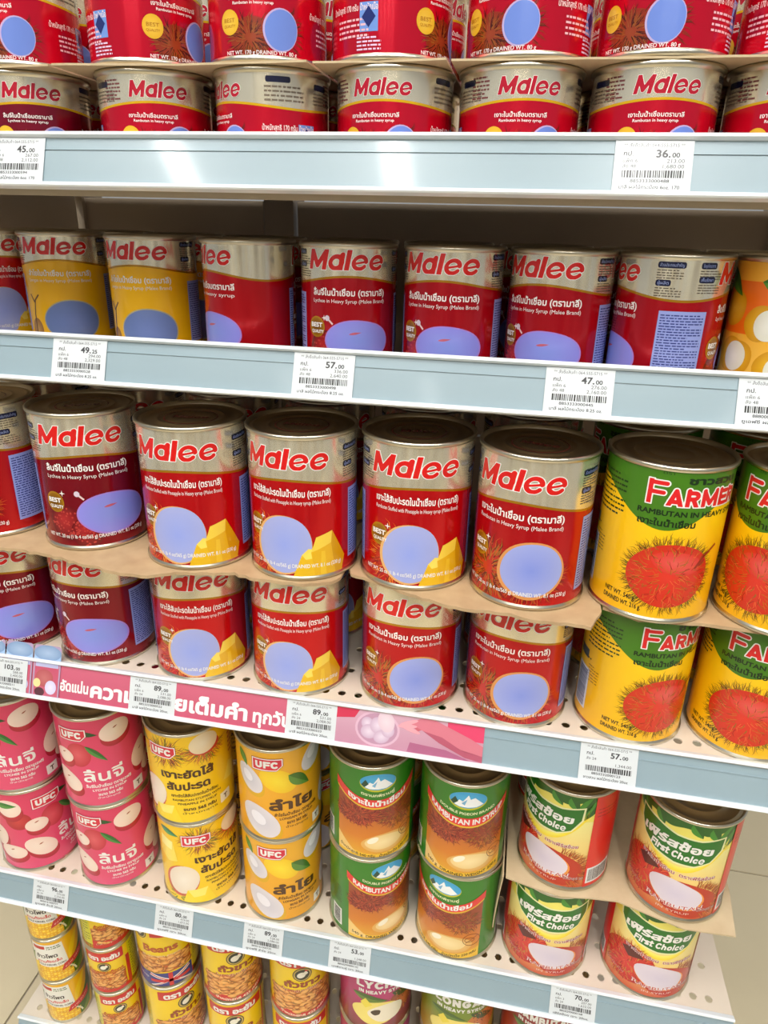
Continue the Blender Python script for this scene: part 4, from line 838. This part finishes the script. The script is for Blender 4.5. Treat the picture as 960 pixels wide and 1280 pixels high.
price_tag(3, 89, 132, '70.', '00', '207.00', '1,632.00', '8850299000168', 'เฟิร์สช้อย เงาะ 20oz.', 'white price tag reading 70 below the green bannered cans at the shelf end', 'แพ็ค 3', 'ลัง 24')

# ------------------------------------------------------------------ pink promotional strip in the middle rail
A = Art(); h0, h1 = 3.6, 33.2; x0, x1 = -520, 0.0
A.rect(x0, -124, h0, h1, rgb(192, 84, 110), 1, rgb(200, 98, 122)); A.rect(x0, x1, 1.2, h0, rgb(240, 214, 220), 1)
A.text('อัดแน่น', -381, 11, 12.5, WHITE, 3, bold=.045, align='l', width=28); A.text('ความอร่อยเต็มคำ', -351, 9, 17.5, WHITE, 3, bold=.05, align='l', width=149); A.text('ทุกวัน', -197, 9, 15, WHITE, 3, bold=.045, align='l', width=34)
# picture: fruit in a glass held by a hand
A.rect(-124, x1, h0, h1, rgb(190, 136, 158), 2, rgb(204, 160, 178)); A.rect(-30, x1, 20, h1, rgb(216, 66, 104), 3); A.fan([(-124, 33), (-104, 33), (-108, 26), (-124, 24)], rgb(200, 50, 80), 3)
A.blob(-88, 19, 19, 15, rgb(212, 172, 192), 3, cc=rgb(218, 190, 206)); A.blob(-88, 19, 17, 13, rgb(184, 140, 164), 4)
for (x, y, a, b, r_) in ((-95, 16, 7, 6, 0), (-84, 13, 7, 5.5, 20), (-88, 22, 6.5, 7, 0), (-79, 19, 5.5, 6, 0), (-97, 23, 5, 5, 0)): A.blob(x, y, a, b, rgb(196, 166, 190), 5+x*.01+1, rot=r_, cc=rgb(222, 206, 220))
A.blob(-81, 26, 7, 9, rgb(216, 190, 202), 6, rot=20, cc=rgb(226, 206, 214))
A.fan([(-60, 26), (-52, 32), (-44, 33), (-46, 26), (-54, 22)], rgb(196, 96, 110), 5); A.fan([(-62, 28), (-50, 34), (-40, 33), (-10, 22), (0, 17), (0, 4), (-14, 6), (-36, 15), (-50, 23)], rgb(206, 116, 132), 6, ctr=(-36, 25)); A.fan([(-50, 23), (-36, 15), (-14, 6), (0, 4), (0, 9), (-16, 11), (-34, 20)], rgb(176, 84, 106), 7)
for (x, y, r_) in ((-62, 28, 20), (-63, 25, 5), (-60, 22.5, -15)): A.blob(x, y, 8, 1.6, rgb(240, 160, 170), 7, rot=r_)
A.fan([(-60, 12), (-30, 10), (-10, 4), (-62, 4)], rgb(170, 96, 130), 4)
promo = link('promotional_strip', flat_mesh('promotional_strip', A, M['tag'], rail_pt(2, 0, HR, .1), EX, EY, NN)); promo.location = (0, 0, 0)
tag(promo, 'pink printed strip with white Thai lettering and a hand picture', 'sign')
# die-cut printed jars standing up from the strip at the left
A = Art()
for i, x in enumerate((-395, -423.5, -452, -480.5)):
    u0, u1 = x-13.5, x+13.5
    A.rrect(u0, u1, 1, 50, 3, rgb(176, 150, 180), 1); A.rect(u0+1.5, u1-1.5, 4, 34, rgb(196, 96, 120), 2, rgb(190, 80, 106)); A.rect(u0+2, u1-2, 30, 35, rgb(180, 180, 216), 3); A.blob(x, 43, 13.6, 7, rgb(124, 152, 190), 4, cc=rgb(164, 186, 214)); A.rect(u0, u1, 37, 43, rgb(158, 188, 222), 3)
    A.blob(x+5, 12, 5.6, 6.4, rgb(206, 200, 232), 5, cc=rgb(222, 218, 242)); A.blob(x-9, 15, 3.6, 4, rgb(236, 214, 150), 5); A.blob(x-2, 20, 9, 8, rgb(176, 84, 90), 3, cc=rgb(190, 110, 110)); A.blob(x-6, 7, 5, 4, rgb(90, 50, 60), 3)
d = link('printed_jar_cutout', flat_mesh('printed_jar_cutout', A, M['tag'], rail_pt(2, 0, HR, .9), EX, EY, NN, lift=.04))
sm = d.modifiers.new('card_thickness', 'SOLIDIFY'); sm.thickness = .0003; sm.offset = -1
d.modifiers.remove(sm); tag(d, 'die-cut card of printed clear jars rising above the pink strip', 'sign')

# ------------------------------------------------------------------ cans, shelf by shelf
Z1 = PT[0]; G1 = 'squat red cans on the uppermost shelf'
for (x, deg, des, lb) in (
    (-365.9, -3, 'ms_maroon', 'squat maroon can, lower layer of uppermost shelf, beside the 45.00 tag'),
    (-270.0, 2, 'ms_red', 'squat red can, lower layer, name facing front, second from left on uppermost shelf'),
    (-183.5, -62, 'ms_red', 'squat can in the lower layer turned so its small-print silver side shows'),
    (-98.2, -14, 'ms_red', 'squat can, lower layer of uppermost shelf, fourth from left, right of the small-print side'),
    (-16.4, 8, 'ms_red', 'squat red can, lower layer of uppermost shelf, third from right with name centred'),
    (66.4, 10, 'ms_red', 'squat red can, lower layer, directly above the 36.00 price tag'),
    (147.5, 6, 'ms_red', 'squat red can, lower layer of uppermost shelf, cut off by the right picture edge')):
    can(des, x, 57.5, Z1, deg, lb, G1)
for (x, deg, lb) in (
    (-367.0, -25, 'squat red can, upper layer of uppermost shelf, in the left corner'),
    (-272.3, 36, 'squat red can, upper layer, yellow seal centred, second from left'),
    (-185.0, -8, 'squat red can, upper layer, above the can showing its small print'),
    (-101.2, 62, 'squat red can, upper layer, blue diamond emblem showing at its left side'),
    (-14.4, -27, 'squat red can, upper layer of uppermost shelf, third from right, blue fruit near its middle'),
    (66.7, -20, 'squat red can, upper layer, directly above the one over the 36.00 tag'),
    (148.4, 62, 'squat red can, upper layer, blue diamond emblem, at the right picture edge')):
    can('ms_red', x, 57.5, Z1+62+1.5, deg, lb, G1)
G1B = 'squat red cans in the rear rank of the uppermost shelf'
for i, x in enumerate((-358, -270, -187, -104, -20, 63, 145)):
    can('ms_red', x, 142, Z1, 20*(i % 4)-30, 'squat red can in the rear rank on the uppermost shelf', G1B)
    can('ms_red', x+3, 143, Z1+63.5, 37*(i % 5)-50, 'squat red can in the rear rank on the uppermost shelf', G1B)
G2 = 'cans on the second shelf'
for (x, y, deg, des, lb) in (
    (-506, 165, 5, 'm2_pine', 'red can at the left picture edge of second shelf, pineapple picture'),
    (-422.8, 150, -12, 'm2_longan', 'yellow and silver can, left one of the two yellow cans'),
    (-318.5, 120, -24, 'm2_longan', 'yellow and silver can, right one of the two, beside a plain red side'),
    (-221.2, 95, -64, 'm2_plain', 'red and silver can turned away so only lee and half a fruit show'),
    (-136.9, 88, 0, 'm2_lychee', 'red lychee can on second shelf, left one of the three facing front'),
    (-54.8, 82, -14, 'm2_lychee', 'red lychee can on second shelf, middle one of the three facing front'),
    (23.7, 82, -20, 'm2_lychee', 'red lychee can on second shelf, right one of the three facing front'),
    (98.9, 73, -78, 'm2_lychee', 'red can turned to show its pale blue nutrition panel on second shelf'),
    (176.5, 73, 6, 'm2_orange', 'orange can with peeled longan pictures at the right picture edge')):
    can(des, x, y, PT[1], deg, lb, G2)
for i, (x, y) in enumerate(((-497, 242), (-414, 228), (-325, 198), (-236, 174), (-150, 166), (-68, 160), (12, 160), (92, 151), (172, 151))):
    can('m2_lychee' if i > 2 else 'm2_longan', x, y, PT[1], 30*(i % 5)-60, 'can in the rear rank of the second shelf, only its rim seen', 'cans in the rear rank of the second shelf')
Z3 = PT[2]; ZU = Z3+119
G3 = 'large fruit cans stacked on the middle shelf'
for (des, x, y, deg, lb) in (
    ('m3_ramb', -447.5, 40, -52, 'large can, upper layer at left picture edge, pale nutrition panel showing'),
    ('m3_lychee', -350.4, 39.1, -5, 'large maroon lychee can, upper layer of the middle shelf'),
    ('m3_pine', -249.0, 28.0, -19, 'large red pineapple can, upper layer, next to the maroon lychee can'),
    ('m3_pine', -159.3, 30.9, -17, 'large red pineapple can, upper layer, middle one of three'),
    ('m3_pine', -69.3, 36.5, 1, 'large red pineapple can, upper layer, right one of three, left of the rambutan can'),
    ('m3_ramb', 19.9, 26.9, -14, 'large red rambutan can, upper layer, beside the green and yellow cans'),
    ('farmer', 110.3, 30.1, 28, 'green and yellow rambutan can, upper layer, left of two'),
    ('farmer', 200.5, 28, -10, 'green and yellow rambutan can, upper layer, cut by right picture edge')):
    can(des, x, y, ZU, deg, lb, G3)
for (des, x, y, deg, lb) in (
    ('m3_lychee', -453.5, 44.2, -22, 'large maroon lychee can, lower layer, at left picture edge'),
    ('m3_lychee', -359.5, 44.6, -41, 'large maroon can, lower layer, turned to show its pale blue side panel'),
    ('m3_pine', -262.0, 43.3, -8, 'large red pineapple can, lower layer, above the pink strip lettering'),
    ('m3_pine', -168.7, 43.7, -12, 'large red pineapple can, lower layer, above the second 89 tag'),
    ('m3_ramb', -70, 44.6, -10, 'large red rambutan can, lower layer, above the printed hand picture'),
    ('m3_ramb', 21.4, 44.2, -10, 'large red rambutan can, lower layer, next to the lower green and yellow can'),
    ('farmer', 114.5, 44.2, 47, 'green and yellow rambutan can, lower layer, barcode at its left'),
    ('farmer', 205.5, 44.2, 14, 'green and yellow rambutan can, lower layer, at right picture edge')):
    can(des, x, y, Z3, deg, lb, G3)
for i, x in enumerate((-455, -357, -262, -170, -78, 12)):
    can('m3_pine', x+4, 132, ZU, -25+13*i, 'large red can in the rear rank of the middle shelf', 'red cans in the rear rank of the middle shelf')
    can('m3_pine', x, 134, Z3, -25+13*i, 'large red can in the rear rank of the middle shelf', 'red cans in the rear rank of the middle shelf')
for i, x in enumerate((108, 200)):
    can('farmer', x, 122, ZU, -30+40*i, 'green and yellow can in the rear rank of the middle shelf', 'green cans in the rear rank of the middle shelf')
    can('farmer', x+2, 134, Z3, -30+40*i, 'green and yellow can in the rear rank of the middle shelf', 'green cans in the rear rank of the middle shelf')
Z4 = PT[3]; G4 = 'large fruit cans stacked on the shelf below the pink strip'
for (des, x, y, z, deg, lb) in (
    ('u_lychee', -505.0, 65, 116, -12, 'pink lychee can, upper layer, at left picture edge'),
    ('u_lychee', -503.4, 66, 0, 50, 'pink lychee can, lower layer, turned so its lettering starts at the right'),
    ('u_lychee', -402.8, 65.6, 116, -5, 'pink lychee can, upper layer, right one of two'),
    ('u_lychee', -402.8, 66.4, 0, -5, 'pink lychee can, lower layer, lettering facing front'),
    ('u_ramb', -300.0, 65, 116, -8, 'yellow can with dark Thai lettering, upper layer'),
    ('u_ramb', -299.9, 66, 0, 26, 'yellow can, lower layer, pineapple chunk and peeled fruit at its left'),
    ('u_longan', -202.5, 65, 116, 8, 'orange longan can, upper layer'),
    ('u_longan', -203.3, 66, 0, 8, 'orange longan can, lower layer'),
    ('pigeon', -105.5, 64, 116, 8, 'green can, upper layer, Thai lettering on red ribbon, mountain emblem'),
    ('pigeon', -106.0, 64.5, 0, 206, 'green can, lower layer, English lettering turned right, barcode at left'),
    ('pigeon', -13.8, 62, 116, 186, 'green can, upper layer, Rambutan in Syrup on red ribbon'),
    ('pigeon', -11.0, 64, 0, -20, 'green can, lower layer, Thai ribbon turned left'),
    ('fc', 85.6, 69, 119, -34, 'white and green bannered can, upper layer, red side and barcode showing'),
    ('fc', 80.7, 64.8, 0, 3, 'white and green bannered can, lower layer, left one of two'),
    ('fc', 188.0, 58, 119, -6, 'white and green bannered can, upper layer at shelf end, tin lid showing'),
    ('fc', 181.5, 65, 0, 12, 'white and green bannered can, lower layer at shelf end, red side at left')):
    can(des, x, y, Z4+z, deg, lb, G4)
for i, (des, x) in enumerate((('u_lychee', -500), ('u_lychee', -402), ('u_ramb', -300), ('u_longan', -203), ('pigeon', -106), ('pigeon', -12), ('fc', 84))):
    for lv in (0, 1):
        can(des, x, 156, Z4+lv*(119 if des == 'fc' else 116), 40*i % 70, ['pink', 'pink', 'yellow', 'orange', 'green', 'green', 'white and green'][i]+' can in the rear rank of the shelf below the pink strip', 'rear rank of the shelf below the pink strip, '+['pink', 'pink', 'yellow', 'orange', 'green', 'green', 'bannered'][i])
Z5 = PT[4]; ys = RY[4]+3
for lv in (0, 1, 2):
    nm = ['bottom', 'middle', 'top'][lv]
    can('corn', -509.4, ys+27.4, Z5+lv*77.1, -12+(-3, 4, 0)[lv], 'small corn can, '+nm+' one of the stack at the left end', 'small cans stacked three high on the lowest shelf')
    can('bean_s', -433.7, ys+29.3, Z5+lv*79.1, (-5, 155, 12)[lv], 'small yellow bean can, '+nm+' one of its stack beside the corn cans', 'small cans stacked three high on the lowest shelf')
for k, (x, n) in enumerate(((-359.7, 'first'), (-275.9, 'second'), (-190.0, 'third'))):
    for lv in (0, 1):
        de = (((20, 162), (-6, 6), (-4, 4))[k])[lv]
        can('bean_l', x, ys+39, Z5+lv*110.2, de, ('yellow can reading Beans with a flag band, upper one of its stack' if (k == 0 and lv) else 'yellow bean can, %s one of the %s yellow and red stack from the corn cans' % (('lower', 'upper')[lv], n)), 'yellow bean cans stacked two high on the lowest shelf')
for (des, x, c) in (('hs_lychee', -98.2, 'magenta lychee'), ('hs_longan', -1.4, 'olive green longan'), ('hs_ramb', 92, 'dark red rambutan')):
    for lv in (0, 1):
        can(des, x, ys+45, Z5+lv*116, (12 if des == 'hs_lychee' else 8) if lv else 60, c+' can, '+('upper one showing its lettering below the rail' if lv else 'lower one of the stack on the lowest shelf'), 'large cans on the lowest shelf')

# ------------------------------------------------------------------ cardboard sheets between the layers
def sheet(name, pts, z, th, mat, parent=None, bend=0):
    """torn sheet: outline points (x, y) in mm"""
    bm = bmesh.new(); vs = [bm.verts.new((x*mm, y*mm, (z+th)*mm)) for x, y in pts]; f = bm.faces.new(vs)
    g = bmesh.ops.extrude_face_region(bm, geom=[f]); bmesh.ops.translate(bm, verts=[e for e in g['geom'] if isinstance(e, bmesh.types.BMVert)], vec=(0, 0, -th*mm))
    return from_bm(name, bm, mat, parent)
def torn(pts, seed, step=5, amp=1.2):
    r = random.Random(seed); out = []
    for (x0, y0), (x1, y1) in zip(pts, pts[1:]):
        n = max(1, int(math.hypot(x1-x0, y1-y0)/step))
        for i in range(n): out.append((x0+(x1-x0)*i/n+r.uniform(-.6, .6), y0+(y1-y0)*i/n+r.uniform(-amp, amp)))
    return out+[pts[-1]]
zc = Z3+116
s1 = torn([(-520, -4), (-412, -12), (-367, -14), (-322, -24), (-285, -31), (-268, -30), (-250, -19), (-205, -9), (-190, -14), (-147, -14), (-128, -6), (-122, 3)], 3)+[(-122, 190), (-545, 190), (-545, -4)]
tag(sheet('cardboard_sheet', s1, zc+.2, 2.6, M['card']), 'long torn brown cardboard sheet under the upper cans at left of middle shelf', 'cardboard', 'cardboard layer sheets on the middle shelf')
s2 = torn([(-120.5, 22), (-116, 10), (-100, 6), (-74, -6), (-50, -16), (-35, -22), (11, -22), (30, -28), (45, -26), (66, -28), (71, -15), (75, -4)], 5)+[(75, 190), (-120.5, 190)]
tag(sheet('cardboard_sheet', s2, zc+.2, 2.6, M['card']), 'torn brown cardboard sheet under the rambutan can, ragged front edge', 'cardboard', 'cardboard layer sheets on the middle shelf')
s3 = torn([(77, 4), (101, -8), (146, -4), (188, -6), (240, -8)], 7, amp=.5)+[(250, 60), (250, 190), (77, 190)]
tag(sheet('cardboard_sheet', s3, zc+.2, 2.6, M['card']), 'brown cardboard sheet under the upper green and yellow cans', 'cardboard', 'cardboard layer sheets on the middle shelf')
# thin board between the two layers of squat cans
for (a, b, lb, sd) in ((-420, -322, 'thin beige board under the upper squat can in the left corner', 1), (-319, -146, 'thin beige board under the second and third upper squat cans', 2), (-143, -60, 'thin beige board under the fourth upper squat can', 3), (-57, 200, 'thin beige board under the upper squat cans at the right', 4)):
    p = torn([(a, 18 if sd != 2 else 12), ((a+b)/2, 19), (b, 14 if sd != 4 else 18)], sd, amp=.5, step=12)+[(b, 190), (a, 190)]
    tag(sheet('board_sheet', p, Z1+62+.1, 1.2, M['thin_card']), lb, 'cardboard', 'thin boards between the squat cans')
# folded board under the upper bannered cans, with a flap hanging off each side
bd = empty('board_tray', (0, 0, 0)); tag(bd, 'bent beige board under the upper bannered cans, flaps hanging at both sides', 'cardboard')
zb = Z4+116.3
sheet('sheet', [(33, 30), (60, 24), (84, 20), (110, 24), (135, 26), (190, 10), (234, 12), (240, 60), (243, 190), (33, 190)], zb, 1.6, M['thin_card'], bd)
bm = bmesh.new()   # left flap, curling down beside the lower can
prev = None
for i in range(9):
    t = i/8; x = 33-2-3.5*math.sin(t*PI*.5); z = zb+1-t*88
    row = [bm.verts.new((x*mm, y*mm, z*mm)) for y in (30+t*14, 90, 186)]
    if prev:
        for k in range(2): bm.faces.new((prev[k], prev[k+1], row[k+1], row[k]))
    prev = row
f_ = from_bm('flap', bm, M['thin_card'], bd); m_ = f_.modifiers.new('thickness', 'SOLIDIFY'); m_.thickness = .0012
bpy.context.view_layer.update()
